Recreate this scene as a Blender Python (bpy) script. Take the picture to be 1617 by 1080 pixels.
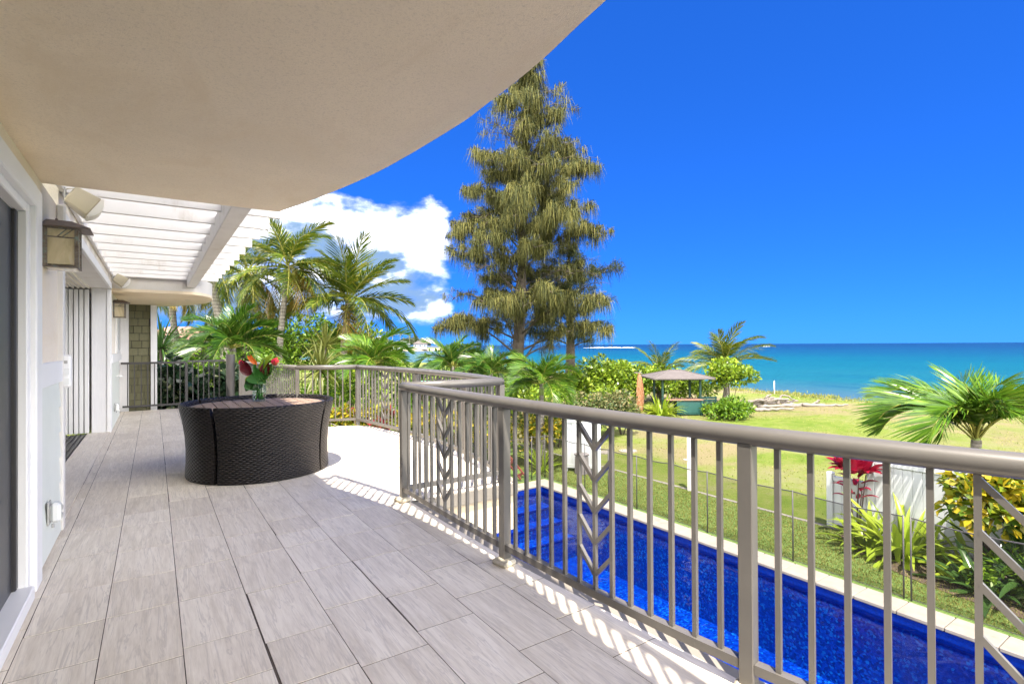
import bpy, math, random
import numpy as np
from mathutils import Vector, Matrix

for o in list(bpy.data.objects):
    bpy.data.objects.remove(o)
scene = bpy.context.scene
COL = scene.collection
R = math.radians

# ------------------------------------------------------------------ camera, sky, sun, exposure
cam_d = bpy.data.cameras.new('camera')
cam = bpy.data.objects.new('camera', cam_d)
COL.objects.link(cam)
F_PX = 835.0
yaw, pitch, roll = math.atan(566 / 835), math.atan(5 / 835), math.atan(.0055)
fw = Vector((math.sin(yaw) * math.cos(pitch), math.cos(yaw) * math.cos(pitch), math.sin(pitch)))
r0 = Vector((math.cos(yaw), -math.sin(yaw), 0))
u0 = r0.cross(fw)
rx = r0 * math.cos(roll) - u0 * math.sin(roll)
ux = u0 * math.cos(roll) + r0 * math.sin(roll)
cam.matrix_world = Matrix(((rx.x, ux.x, -fw.x, 0), (rx.y, ux.y, -fw.y, 0), (rx.z, ux.z, -fw.z, 1.4), (0, 0, 0, 1)))
cam_d.lens = F_PX / 1617 * 36
cam_d.sensor_width = 36
cam_d.clip_start = .05
cam_d.clip_end = 60000
scene.camera = cam

SUN = Vector((-.22, -.35, 1)).normalized()
SUN_EL = math.asin(SUN.z)
SUN_AZ = math.atan2(SUN.x, SUN.y)
world = bpy.data.worlds.new('World')
scene.world = world
world.use_nodes = True
wn, wl = world.node_tree.nodes, world.node_tree.links
wn.clear()


def wnode(t, **kw):
    n = wn.new(t)
    for k, v in kw.items():
        setattr(n, k, v)
    return n


def wmath(op, a, b=None, c=None):
    n = wnode('ShaderNodeMath', operation=op)
    for i, v in enumerate((a, b, c)):
        if v is None:
            continue
        if isinstance(v, (int, float)):
            n.inputs[i].default_value = v
        else:
            wl.new(v, n.inputs[i])
    return n.outputs[0]


def wstep(v, a, b):
    n = wnode('ShaderNodeMapRange', interpolation_type='SMOOTHSTEP')
    wl.new(v, n.inputs[0])
    n.inputs[1].default_value, n.inputs[2].default_value = a, b
    return n.outputs[0]


sky = wnode('ShaderNodeTexSky', sky_type='NISHITA')
sky.sun_disc = False
sky.sun_elevation = SUN_EL
sky.sun_rotation = SUN_AZ
sky.air_density = .8
sky.dust_density = .0
sky.ozone_density = 3.0
sky.altitude = 0
gm = wnode('ShaderNodeGamma')
gm.inputs[1].default_value = .6
wl.new(sky.outputs[0], gm.inputs[0])
hs = wnode('ShaderNodeMix', data_type='RGBA', blend_type='MULTIPLY')
hs.inputs[0].default_value = 1
hs.inputs[7].default_value = (.020, .116, .39, 1)
wl.new(gm.outputs[0], hs.inputs[6])
SKY_STRENGTH = .15
# cumulus left of the view, clear seaward; unseen bank added to brighten shade
tc = wnode('ShaderNodeTexCoord')
sx = wnode('ShaderNodeSeparateXYZ')
wl.new(tc.outputs['Generated'], sx.inputs[0])
az = wmath('ARCTAN2', sx.outputs[0], sx.outputs[1])
el = wmath('ARCSINE', sx.outputs[2])
cv = wnode('ShaderNodeCombineXYZ')
wl.new(az, cv.inputs[0])
wl.new(wmath('MULTIPLY', el, 1.9), cv.inputs[1])
n1 = wnode('ShaderNodeTexNoise')
n1.inputs['Scale'].default_value = 6.4
n1.inputs['Detail'].default_value = 9
n1.inputs['Roughness'].default_value = .6
wl.new(cv.outputs[0], n1.inputs['Vector'])
n2 = wnode('ShaderNodeTexNoise')
n2.inputs['Scale'].default_value = 9
n2.inputs['Detail'].default_value = 7
n2.inputs['Roughness'].default_value = .55
mpv = wnode('ShaderNodeMapping')
mpv.inputs['Location'].default_value = (3.1, 1.7, .4)
wl.new(cv.outputs[0], mpv.inputs[0])
wl.new(mpv.outputs[0], n2.inputs['Vector'])
bank_and_fill = wmath('MAXIMUM', wstep(az, R(32), R(25)), wstep(az, R(92), R(112)))
behind = wmath('MAXIMUM', wstep(az, R(0), R(-50)), wstep(az, R(92), R(125)))  # unseen sector: cloud made taller, denser and brighter to fill the shade
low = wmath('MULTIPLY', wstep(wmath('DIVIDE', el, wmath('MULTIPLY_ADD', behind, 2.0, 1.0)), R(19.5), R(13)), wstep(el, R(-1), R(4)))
bias = wmath('MULTIPLY', bank_and_fill, low)
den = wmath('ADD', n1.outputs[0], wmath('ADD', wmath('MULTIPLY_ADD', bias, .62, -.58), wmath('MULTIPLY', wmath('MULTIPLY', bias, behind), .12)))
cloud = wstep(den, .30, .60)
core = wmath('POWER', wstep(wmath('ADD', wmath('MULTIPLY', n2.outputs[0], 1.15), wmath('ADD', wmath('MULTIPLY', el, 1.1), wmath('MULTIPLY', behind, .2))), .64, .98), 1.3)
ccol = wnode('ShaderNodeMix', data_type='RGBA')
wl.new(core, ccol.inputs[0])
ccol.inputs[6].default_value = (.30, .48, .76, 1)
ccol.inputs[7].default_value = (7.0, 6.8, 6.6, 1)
n3 = wnode('ShaderNodeTexNoise')
n3.inputs['Scale'].default_value = 7
n3.inputs['Detail'].default_value = 7
n3.inputs['Roughness'].default_value = .62
mp3 = wnode('ShaderNodeMapping')
mp3.inputs['Scale'].default_value = (1, 4.5, 1)
mp3.inputs['Location'].default_value = (.35, .1, 0)
wl.new(cv.outputs[0], mp3.inputs[0])
wl.new(mp3.outputs[0], n3.inputs['Vector'])
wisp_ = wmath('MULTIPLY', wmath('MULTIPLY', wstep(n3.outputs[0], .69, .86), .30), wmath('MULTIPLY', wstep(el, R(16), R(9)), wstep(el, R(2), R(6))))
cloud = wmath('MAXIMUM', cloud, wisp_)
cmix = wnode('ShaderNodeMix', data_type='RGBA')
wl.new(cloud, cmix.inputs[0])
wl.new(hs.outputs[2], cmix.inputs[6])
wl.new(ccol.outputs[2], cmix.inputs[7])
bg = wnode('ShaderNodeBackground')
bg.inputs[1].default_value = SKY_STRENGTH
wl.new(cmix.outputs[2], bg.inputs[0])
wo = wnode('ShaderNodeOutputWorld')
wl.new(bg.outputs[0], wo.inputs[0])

sd = bpy.data.lights.new('sun', 'SUN')
sd.energy = 2.0
sd.angle = R(.5)
sd.color = (1, .91, .78)
sun = bpy.data.objects.new('sun', sd)
COL.objects.link(sun)
sun.rotation_euler = SUN.to_track_quat('Z', 'Y').to_euler()

vs = scene.view_settings
vs.view_transform = 'Standard'
vs.look = 'None'
vs.gamma = 1
vs.use_curve_mapping = False
vs.exposure = 2.9
scene.render.engine = 'CYCLES'
scene.cycles.max_bounces = 9
scene.cycles.diffuse_bounces = 5
scene.cycles.caustics_reflective = False
scene.cycles.caustics_refractive = False
scene.cycles.transparent_max_bounces = 14

# ------------------------------------------------------------------ materials
MATS = {}


class NT:
    def __init__(s, name):
        s.m = bpy.data.materials.new(name)
        s.m.use_nodes = True
        s.n, s.l = s.m.node_tree.nodes, s.m.node_tree.links
        s.bsdf = s.n['Principled BSDF']
        s.out = s.n['Material Output']
        s.tc = s.n.new('ShaderNodeTexCoord')
        MATS[name] = s.m

    def node(s, t, **kw):
        n = s.n.new(t)
        for k, v in kw.items():
            setattr(n, k, v)
        return n

    def put(s, sock, v):
        if isinstance(v, (int, float, tuple)):
            sock.default_value = v
        else:
            s.l.new(v, sock)

    def math(s, op, a, b=None, c=None):
        n = s.node('ShaderNodeMath', operation=op)
        for i, v in enumerate((a, b, c)):
            if v is not None:
                s.put(n.inputs[i], v)
        return n.outputs[0]

    def mapped(s, scale=(1, 1, 1), rot=(0, 0, 0), coord='Object', loc=None):
        mp = s.node('ShaderNodeMapping')
        mp.inputs['Scale'].default_value = scale
        mp.inputs['Rotation'].default_value = rot
        if coord == 'World':
            g = s.node('ShaderNodeNewGeometry')
            s.l.new(g.outputs['Position'], mp.inputs[0])
        else:
            s.l.new(s.tc.outputs[coord], mp.inputs[0])
        if loc is not None:
            s.l.new(loc, mp.inputs['Location'])
        return mp.outputs[0]

    def noise(s, scale, detail=4, rough=.55, vec=None, dist=0):
        n = s.node('ShaderNodeTexNoise')
        n.inputs['Scale'].default_value = scale
        n.inputs['Detail'].default_value = detail
        n.inputs['Roughness'].default_value = rough
        n.inputs['Distortion'].default_value = dist
        if vec is not None:
            s.l.new(vec, n.inputs['Vector'])
        else:
            s.l.new(s.tc.outputs['Object'], n.inputs['Vector'])
        return n.outputs[0]

    def ramp(s, fac, stops):
        r = s.node('ShaderNodeValToRGB')
        e = r.color_ramp.elements
        while len(e) < len(stops):
            e.new(.5)
        for q, (p, c) in zip(e, stops):
            q.position = p
            q.color = (c[0], c[1], c[2], 1) if len(c) == 3 else c
        s.l.new(fac, r.inputs[0])
        return r.outputs[0]

    def step(s, v, a, b):
        n = s.node('ShaderNodeMapRange', interpolation_type='SMOOTHSTEP')
        s.put(n.inputs[0], v)
        n.inputs[1].default_value, n.inputs[2].default_value = a, b
        return n.outputs[0]

    def mix(s, fac, a, b, blend='MIX'):
        n = s.node('ShaderNodeMix', data_type='RGBA', blend_type=blend)
        s.put(n.inputs[0], fac)
        for i, v in ((6, a), (7, b)):
            if isinstance(v, tuple):
                n.inputs[i].default_value = (v[0], v[1], v[2], 1)
            else:
                s.l.new(v, n.inputs[i])
        return n.outputs[2]

    def rand(s):
        return s.node('ShaderNodeObjectInfo').outputs['Random']

    def island(s):
        return s.node('ShaderNodeNewGeometry').outputs['Random Per Island']

    def bump(s, h, strength=.3, dist=.01):
        b = s.node('ShaderNodeBump')
        b.inputs['Strength'].default_value = strength
        b.inputs['Distance'].default_value = dist
        s.l.new(h, b.inputs['Height'])
        s.l.new(b.outputs[0], s.bsdf.inputs['Normal'])
        return b.outputs[0]

    def base(s, c, rough=.6, spec=.4, metal=0):
        if isinstance(c, tuple):
            s.bsdf.inputs['Base Color'].default_value = (c[0], c[1], c[2], 1)
        else:
            s.l.new(c, s.bsdf.inputs['Base Color'])
        s.put(s.bsdf.inputs['Roughness'], rough)
        s.bsdf.inputs['Specular IOR Level'].default_value = spec
        s.bsdf.inputs['Metallic'].default_value = metal
        return s.m


def paint(name, c, rough=.5, var=.08, scale=6, bump=.08, bscale=60, spec=.4, metal=0, dirt=None):
    t = NT(name)
    n = t.noise(scale, 5, .6, t.mapped(coord='World'))
    lo = tuple(x * (1 - var) for x in c)
    hi = tuple(min(1, x * (1 + var)) for x in c)
    col = t.ramp(n, [(.3, lo), (.7, hi)])
    if dirt:
        d = t.noise(2.3, 6, .7, t.mapped((1, 1, .35), coord='World'))
        col = t.mix(t.step(d, .52, .78), col, dirt)
    t.base(col, rough, spec, metal)
    if bump:
        t.bump(t.noise(bscale, 3, .6), bump, .004)
    return t.m


def leafmat(name, stops, trans=.3, rough=.42, spec=.35, vein=True):
    """foliage: colour varies from leaf to leaf, light passes through the blade"""
    t = NT(name)
    f = t.math('ADD', t.math('MULTIPLY', t.island(), .75), t.math('MULTIPLY', t.noise(1.1, 3, .6, t.mapped(coord='World')), .5))
    f = t.math('SUBTRACT', f, .12)
    col = t.ramp(f, stops)
    t.base(col, rough, spec)
    tr = t.node('ShaderNodeBsdfTranslucent')
    t.l.new(t.mix(.5, col, (.6, .8, .12), 'MULTIPLY') if False else col, tr.inputs[0])
    ms = t.node('ShaderNodeMixShader')
    ms.inputs[0].default_value = trans
    t.l.new(t.bsdf.outputs[0], ms.inputs[1])
    t.l.new(tr.outputs[0], ms.inputs[2])
    t.l.new(ms.outputs[0], t.out.inputs[0])
    return t.m


def make_materials():
    # beige sand-finish stucco
    for name, c in (('soffit_stucco', (.90, .78, .60)), ('stucco', (.82, .735, .61)), ('stucco_white', (.82, .77, .70)), ('stucco_grey', (.60, .57, .53)), ('stucco_cream', (.74, .62, .45))):
        t = NT(name)
        big = t.noise(.9, 5, .6, t.mapped(coord='World'))
        fine = t.noise(150, 3, .7)
        grain = t.noise(45, 4, .7)
        col = t.ramp(big, [(.3, tuple(x * .93 for x in c)), (.7, tuple(min(1, x * 1.05) for x in c))])
        col = t.mix(t.step(t.noise(95, 3, .75), .50, .72), col, tuple(x * .83 for x in c))
        col = t.mix(t.step(fine, .52, .76), col, tuple(x * .84 for x in c))
        pat = t.noise(2.2, 6, .7, t.mapped((1, .5, 1), coord='World'), .8)
        col = t.mix(t.math('MULTIPLY', t.step(pat, .45, .72), .8), col, tuple(x * k_ for x, k_ in zip(c, (.90, .87, .82))))
        t.base(col, .9, .15)
        t.bump(t.math('ADD', t.noise(260, 2, .7), t.math('MULTIPLY', grain, .5)), .55, .005)
    # travertine-look porcelain plank tiles
    t = NT('tile')
    rnd = t.rand()
    cm = t.node('ShaderNodeCombineXYZ')
    t.l.new(t.math('MULTIPLY', rnd, 37.), cm.inputs[0])
    t.l.new(t.math('MULTIPLY', rnd, 91.), cm.inputs[1])
    v1 = t.mapped((6, .8, 1), coord='Object', loc=cm.outputs[0])
    v2 = t.mapped((26, 2.2, 1), coord='Object', loc=cm.outputs[0])
    v3 = t.mapped((120, 7, 1), coord='Object', loc=cm.outputs[0])
    a = t.noise(1.3, 6, .6, v1, 1.2)
    b = t.noise(1.6, 6, .62, v2, .7)
    c = t.noise(1.1, 4, .7, v3, .2)
    f = t.math('ADD', t.math('MULTIPLY', a, .40), t.math('ADD', t.math('MULTIPLY', b, .40), t.math('MULTIPLY', c, .26)))
    f = t.math('ADD', f, t.math('MULTIPLY_ADD', rnd, .08, -.04))
    col = t.ramp(f, [(.34, (0.51, 0.435, 0.3468)), (.44, (0.612, 0.54, 0.4417)), (.52, (0.6834, 0.61, 0.5082)), (.63, (0.7854, 0.715, 0.608))])
    vn = t.noise(1.5, 5, .6, t.mapped((13, .9, 1), coord='Object', loc=cm.outputs[0]), 1.0)
    line = t.math('SUBTRACT', 1, t.step(t.math('ABSOLUTE', t.math('SUBTRACT', vn, .5)), .0, .035))
    col = t.mix(t.math('MULTIPLY', line, t.math('MULTIPLY_ADD', a, .9, -.12)), col, (.36, .315, .28))
    pits = t.noise(2.2, 3, .6, t.mapped((70, 22, 1), coord='World'))
    col = t.mix(t.step(pits, .70, .78), col, (.33, .27, .23))
    st = t.noise(.55, 5, .62, t.mapped(coord='World'))
    col = t.mix(t.math('MULTIPLY', t.step(st, .58, .76), .55), col, (.43, .33, .25))
    t.base(col, t.math('MULTIPLY_ADD', b, .2, .38), .35)
    t.bump(t.math('ADD', b, t.math('MULTIPLY', pits, -.5)), .12, .003)
    paint('grout', (.085, .066, .055), .95, .25, 9, .4, 120)
    paint('rail_metal', (.108, .101, .092), .36, .07, 5, .06, 200, .5, .0, dirt=(.078, .068, .058))
    paint('dark_metal', (0.051, 0.048, 0.048), .4, .12, 5, .05)
    paint('white_paint', (.80, .80, .80), .42, .03, 2, .05, 30)
    paint('white_dirty', (.69, .67, .65), .5, .05, 3, .08, 50, dirt=(.50, .45, .39))
    paint('vinyl', (.46, .48, .50), .3, .02, 2, 0)
    t = NT('white_wood')
    g = t.noise(7, 6, .7, t.mapped((8, 8, .6), coord='World'), .6)
    t.base(t.ramp(g, [(.3, (.70, .70, .72)), (.7, (.78, .78, .79))]), .5)
    t.bump(g, .25, .006)
    paint('siding', (.70, .735, .68), .45, .04, 3, .05, 60, dirt=(.64, .66, .60))
    t = NT('shingle')
    g = t.noise(6, 5, .65, t.mapped((9, 9, .8), coord='Object'))
    col = t.ramp(t.math('MULTIPLY_ADD', t.rand(), .35, t.math('MULTIPLY', g, .6)), [(.2, (.115, .112, .062)), (.8, (.18, .175, .105))])
    t.base(col, .75, .2)
    t.bump(g, .35, .006)
    paint('track', (.03, .028, .028), .4, .1, 5, 0, spec=.5)
    t = NT('dark_screen')
    g = t.noise(3, 2, .5, t.mapped((1, 5, .02), coord='World'))
    t.base(t.ramp(g, [(.3, (.028, .030, .036)), (.7, (.055, .057, .064))]), .35, .45)
    paint('interior', (.35, .33, .31), .8, .1, 2, 0)
    paint('almond', (.50, .44, .31), .45, .04, 4, .04)
    paint('almond_face', (.78, .75, .68), .5, .04, 4, .04)
    paint('grey_plastic', (.38, .38, .36), .35, .1, 5, .05)
    paint('clear_plastic', (.70, .71, .70), .18, .04, 5, 0, .5)
    t = NT('copper')
    g = t.noise(30, 6, .7, t.mapped(coord='World'))
    col = t.ramp(g, [(.3, (.10, .075, .06)), (.52, (.22, .19, .165)), (.66, (.20, .29, .27)), (.8, (.34, .33, .30))])
    t.base(col, .6, .4, .35)
    t.bump(g, .4, .004)
    paint('copper_roof', (.17, .135, .12), .5, .2, 12, .1, 60, .5, .4)
    t = NT('art_glass')
    g = t.noise(7, 5, .6, t.mapped((1, 1, .5), coord='World'), 1.3)
    t.base(t.ramp(g, [(.3, (.42, .36, .22)), (.55, (.58, .50, .33)), (.75, (.60, .58, .50))]), .15, .5)
    # resin wicker
    t = NT('wicker')
    s = t.node('ShaderNodeSeparateXYZ')
    t.l.new(t.tc.outputs['Object'], s.inputs[0])
    ang = t.math('ARCTAN2', s.outputs[1], s.outputs[0])
    aa = t.math('MULTIPLY', ang, .76 / .034)
    zz = t.math('MULTIPLY', s.outputs[2], 1 / .019)
    row = t.math('FLOOR', zz)
    w1 = t.math('ABSOLUTE', t.math('SINE', t.math('MULTIPLY', zz, math.pi)))
    w2 = t.math('MULTIPLY_ADD', t.math('SINE', t.math('ADD', t.math('MULTIPLY', aa, math.pi), t.math('MULTIPLY', row, math.pi))), .5, .5)
    h = t.math('MULTIPLY', w1, t.math('MULTIPLY_ADD', w2, .85, .15))
    g = t.noise(9, 3, .6)
    col = t.mix(h, (.0015, .0012, .0012), t.ramp(g, [(.3, (.020, .0155, .0145)), (.7, (.034, .027, .025))]))
    t.base(col, .42, .35)
    t.bump(h, 1.0, .012)
    t = NT('teak_slat')
    g = t.noise(3, 6, .65, t.mapped((26, 1.5, 5), coord='World'), .5)
    t.base(t.ramp(t.math('ADD', g, t.math('MULTIPLY_ADD', t.rand(), .2, -.1)), [(.3, (.155, .105, .075)), (.7, (.27, .19, .14))]), .6, .3)
    t.bump(g, .25, .004)
    paint('table_rim', (.05, .045, .05), .35, .1, 5, 0)
    t = NT('glass')
    gl = t.node('ShaderNodeBsdfGlossy')
    gl.inputs['Roughness'].default_value = .02
    tp = t.node('ShaderNodeBsdfTransparent')
    tp.inputs[0].default_value = (.90, .96, .93, 1)
    lw = t.node('ShaderNodeLayerWeight')
    lw.inputs[0].default_value = .12
    ms = t.node('ShaderNodeMixShader')
    t.l.new(lw.outputs['Facing'], ms.inputs[0])
    t.l.new(tp.outputs[0], ms.inputs[1])
    t.l.new(gl.outputs[0], ms.inputs[2])
    t.l.new(ms.outputs[0], t.out.inputs[0])
    t = NT('pane')
    t.base((.10, .13, .15), .06, .6)
    paint('stone_pad', (.42, .38, .30), .85, .25, 25, .5, 40)
    paint('coping', (0.2142, 0.1929, 0.1642), .7, .1, 5, .2, 50, dirt=(0.1642, 0.1429, 0.1142))
    paint('paving', (0.1857, 0.1714, 0.15), .8, .12, 2, .2, 40)
    # pool
    t = NT('pool_tile')
    vo = t.node('ShaderNodeTexVoronoi')
    vo.inputs['Scale'].default_value = 30
    t.l.new(t.mapped(coord='World'), vo.inputs['Vector'])
    hsep = t.node('ShaderNodeSeparateColor')
    t.l.new(vo.outputs['Color'], hsep.inputs[0])
    big = t.noise(.7, 4, .6, t.mapped(coord='World'))
    col = t.ramp(hsep.outputs[0], [(0, (0., 0.0122, 0.1481)), (.45, (0., 0.0284, 0.2705)), (.8, (0.0014, 0.0558, 0.3864)), (1, (0.007, 0.1624, 0.483))])
    col = t.mix(t.step(big, .35, .7), col, (0., 0.0183, 0.2125), 'MIX')
    col = t.mix(.62, t.ramp(hsep.outputs[0], [(0, (0., 0.0101, 0.1288)), (.5, (0., 0.0305, 0.2898)), (.85, (0.0014, 0.0609, 0.3993)), (1, (0.0105, 0.2233, 0.5152))]), col)
    t.base(col, .3, .4)
    paint('pool_band', (.0, .014, .17), .25, .3, 30, .1, 60, .5)
    t = NT('pool_water')
    for l in list(t.out.inputs[0].links):
        t.l.remove(l)
    w = t.noise(1.5, 5, .6, t.mapped((1, 1, 1), coord='World'), .8)
    bp = t.node('ShaderNodeBump')
    bp.inputs['Strength'].default_value = .55
    bp.inputs['Distance'].default_value = .06
    t.l.new(w, bp.inputs['Height'])
    gl = t.node('ShaderNodeBsdfGlossy')
    gl.inputs['Roughness'].default_value = .03
    t.l.new(bp.outputs[0], gl.inputs['Normal'])
    tp = t.node('ShaderNodeBsdfTransparent')
    tp.inputs[0].default_value = (.62, .80, .97, 1)
    fr = t.node('ShaderNodeFresnel')
    fr.inputs[0].default_value = 1.33
    t.l.new(bp.outputs[0], fr.inputs['Normal'])
    ms = t.node('ShaderNodeMixShader')
    t.l.new(fr.outputs[0], ms.inputs[0])
    t.l.new(tp.outputs[0], ms.inputs[1])
    t.l.new(gl.outputs[0], ms.inputs[2])
    t.l.new(ms.outputs[0], t.out.inputs[0])
    # sea: shoal, lagoon, deep water by distance from the shore
    t = NT('sea')
    s = t.node('ShaderNodeSeparateXYZ')
    pos = t.mapped(coord='World')
    t.l.new(pos, s.inputs[0])
    nz = t.noise(.012, 6, .6, t.mapped((1, .35, 1), (0, 0, .15), coord='World'))
    dist = t.math('MULTIPLY_ADD', s.outputs[1], .35, s.outputs[0])
    lg = t.math('LOGARITHM', t.math('MAXIMUM', t.math('SUBTRACT', dist, 30), 8), 10)
    fac = t.math('ADD', t.math('MULTIPLY', t.math('SUBTRACT', lg, 1.0), .36), t.math('MULTIPLY_ADD', nz, .18, -.09))
    col = t.ramp(fac, [(.0, (.062, .086, .108)), (.13, (.040, .080, .102)), (.25, (.006, .080, .090)), (.42, (.0, .064, .084)), (.56, (.0, .036, .074)), (.72, (.0, .018, .056))])
    reef = t.noise(.05, 5, .65, t.mapped((1, .25, 1), (0, 0, .1), coord='World'))
    rip = t.noise(.5, 5, .7, t.mapped((1, .12, 1), (0, 0, .35), coord='World'))
    col = t.mix(t.math('MULTIPLY', t.step(rip, .45, .75), .35), col, (.01, .05, .08))
    col = t.mix(t.math('MULTIPLY', t.step(reef, .50, .68), .6), col, (0., 0.048, 0.078))
    t.base(col, .35, .25)
    wv = t.noise(.55, 8, .68, t.mapped((1, .45, 1), (0, 0, .2), coord='World'))
    t.bump(wv, .55, .7)
    paint('foam', (.85, .88, .90), .8, .03, 1, 0)
    # lawns
    t = NT('lawn')
    p = t.mapped(coord='World')
    a = t.noise(.22, 7, .62, p, .4)
    b = t.noise(1.6, 6, .7, p)
    c = t.noise(14, 4, .75, p)
    f = t.math('ADD', t.math('MULTIPLY', a, .60), t.math('ADD', t.math('MULTIPLY', b, .36), t.math('MULTIPLY', c, .24)))
    f = t.math('SUBTRACT', f, .035)
    col = t.ramp(f, [(.40, (0.0664, 0.113, 0.0118)), (.50, (0.1074, 0.1594, 0.0212)), (.57, (0.1482, 0.1828, 0.0376)), (.65, (0.1789, 0.1861, 0.0753))])
    dry = t.noise(.11, 6, .65, p, .6)
    col = t.mix(t.math('MULTIPLY', t.step(dry, .47, .62), .78), col, (0.2091, 0.1656, 0.0987))
    t.base(col, .9, .1)
    t.bump(t.math('ADD', c, t.noise(45, 3, .8, p)), .9, .05)
    t = NT('turf')
    p = t.mapped(coord='World')
    a = t.noise(.7, 5, .6, p)
    c = t.noise(30, 4, .75, p)
    f = t.math('ADD', t.math('MULTIPLY', a, .45), t.math('MULTIPLY', c, .55))
    t.base(t.ramp(f, [(.35, (0.0822, 0.1409, 0.0306)), (.52, (0.1322, 0.2049, 0.0545)), (.68, (0.1858, 0.2561, 0.0816))]), .9, .1)
    t.bump(c, .9, .04)
    paint('soil', (.085, .06, .045), .95, .35, 8, .7, 30)
    paint('sand', (.36, .31, .22), .95, .12, 4, .3, 40)
    # foliage
    leafmat('coco_leaf', [(.15, (0.0286, 0.0612, 0.0055)), (.45, (0.0654, 0.1099, 0.0088)), (.75, (0.1392, 0.167, 0.0144)), (1, (0.2783, 0.22, 0.0166))], .3)
    leafmat('coco_dry', [(.1, (0.105, 0.0985, 0.0131)), (.5, (0.2363, 0.1773, 0.0197)), (1, (0.2955, 0.1642, 0.0394))], .3)
    leafmat('manila_leaf', [(.15, (0.014, 0.0497, 0.0049)), (.5, (0.0395, 0.1028, 0.0079)), (.8, (0.0827, 0.1631, 0.0148)), (1, (0.1526, 0.2128, 0.0345))], .28, .3, .5)
    leafmat('manila_young', [(.15, (0.0297, 0.0841, 0.0061)), (.5, (0.0723, 0.1646, 0.0102)), (.8, (0.1317, 0.2296, 0.0178)), (1, (0.2107, 0.2755, 0.0305))], .3, .3, .5)
    leafmat('naupaka', [(.15, (0.0639, 0.1228, 0.0098)), (.5, (0.1521, 0.2455, 0.0156)), (.8, (0.2552, 0.3388, 0.0275)), (1, (0.3731, 0.4124, 0.059))], .28, .35, .4)
    leafmat('bright_bush', [(.15, (0.0339, 0.0868, 0.0053)), (.5, (0.0903, 0.1862, 0.0092)), (.85, (0.1656, 0.2649, 0.0165)), (1, (0.2483, 0.3145, 0.033))], .3)
    leafmat('dark_bush', [(.15, (0.0123, 0.0308, 0.0082)), (.5, (0.0308, 0.0581, 0.015)), (.85, (0.0684, 0.0992, 0.0274)), (1, (0.13, 0.1368, 0.0547))], .25)
    leafmat('grey_bush', [(.15, (0.0479, 0.0581, 0.0308)), (.5, (0.0958, 0.106, 0.0547)), (.85, (0.1642, 0.1573, 0.0889)), (1, (0.2326, 0.1915, 0.1163))], .25)
    leafmat('mottled_hedge', [(.15, (0.0256, 0.0513, 0.0103)), (.4, (0.0684, 0.1069, 0.0256)), (.7, (0.1795, 0.171, 0.0684)), (1, (0.3249, 0.2309, 0.1283))], .25)
    leafmat('sea_grape', [(.1, (0.0087, 0.023, 0.012)), (.5, (0.0174, 0.041, 0.0174)), (.78, (0.041, 0.0602, 0.0301)), (.92, (0.1532, 0.1696, 0.0875)), (1, (0.2079, 0.0657, 0.0602))], .2, .3, .5)
    leafmat('croton_yellow', [(.1, (0.0381, 0.085, 0.007)), (.4, (0.1351, 0.1858, 0.0112)), (.7, (0.3883, 0.3095, 0.0176)), (1, (0.5234, 0.3483, 0.0211))], .3)
    leafmat('croton_red', [(.1, (0.0342, 0.0752, 0.0082)), (.4, (0.1368, 0.1368, 0.0137)), (.65, (0.3078, 0.0205, 0.0342)), (1, (0.3762, 0.0342, 0.0684))], .3)
    leafmat('ti_red', [(.1, (0.0752, 0.0033, 0.0093)), (.5, (0.2559, 0.0066, 0.0277)), (1, (0.4138, 0.0328, 0.0739))], .3, .3, .5)
    leafmat('lily', [(.1, (0.09, 0.1696, 0.0143)), (.5, (0.2202, 0.3178, 0.0235)), (.85, (0.3803, 0.4238, 0.0377)), (1, (0.5204, 0.4451, 0.0471))], .3, .35, .4)
    leafmat('strap_dark', [(.1, (0.0137, 0.041, 0.0103)), (.6, (0.041, 0.0889, 0.0205)), (1, (0.1094, 0.1505, 0.0616))], .25, .25, .5)
    leafmat('ironwood', [(.1, (.020, .028, .011)), (.4, (.052, .060, .018)), (.7, (.115, .112, .030)), (1, (.185, .165, .048))], .12, .7, .15)
    leafmat('ironwood_dark', [(.1, (0.0143, 0.0229, 0.0084)), (.5, (0.0331, 0.0458, 0.014)), (1, (0.0662, 0.0744, 0.0233))], .25, .7, .15)
    leafmat('spiky', [(.1, (0.0538, 0.0746, 0.0135)), (.5, (0.1118, 0.1306, 0.0271)), (1, (0.1986, 0.1959, 0.0508))], .3)
    leafmat('grass', [(.1, (0.1108, 0.157, 0.0277)), (.5, (0.2217, 0.24, 0.0554)), (1, (0.3509, 0.314, 0.12))], .3, .7, .1)
    leafmat('far_leaf', [(.1, (0.041, 0.0616, 0.0376)), (.5, (0.0821, 0.106, 0.0547)), (1, (0.1505, 0.1573, 0.0821))], .2, .8, .1)
    paint('rachis', (.26, .25, .05), .45, .25, 8, 0)
    t = NT('palm_trunk')
    s = t.node('ShaderNodeSeparateXYZ')
    t.l.new(t.tc.outputs['Object'], s.inputs[0])
    rg = t.math('FRACT', t.math('MULTIPLY_ADD', t.noise(3, 3, .6), .6, t.math('MULTIPLY', s.outputs[2], 7)))
    g = t.noise(16, 5, .7)
    col = t.ramp(t.math('MULTIPLY_ADD', rg, .35, t.math('MULTIPLY', g, .65)), [(.25, (.10, .085, .07)), (.55, (.24, .215, .185)), (.8, (.36, .33, .29))])
    t.base(col, .85, .15)
    t.bump(t.math('ADD', rg, g), .5, .02)
    paint('crownshaft', (.22, .28, .08), .4, .25, 5, .1, 30)
    paint('bark', (.085, .068, .055), .9, .35, 6, .6, 18)
    paint('driftwood', (.19, .165, .145), .85, .25, 6, .5, 20)
    paint('coconut', (.24, .22, .05), .5, .3, 6, .1)
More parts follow.
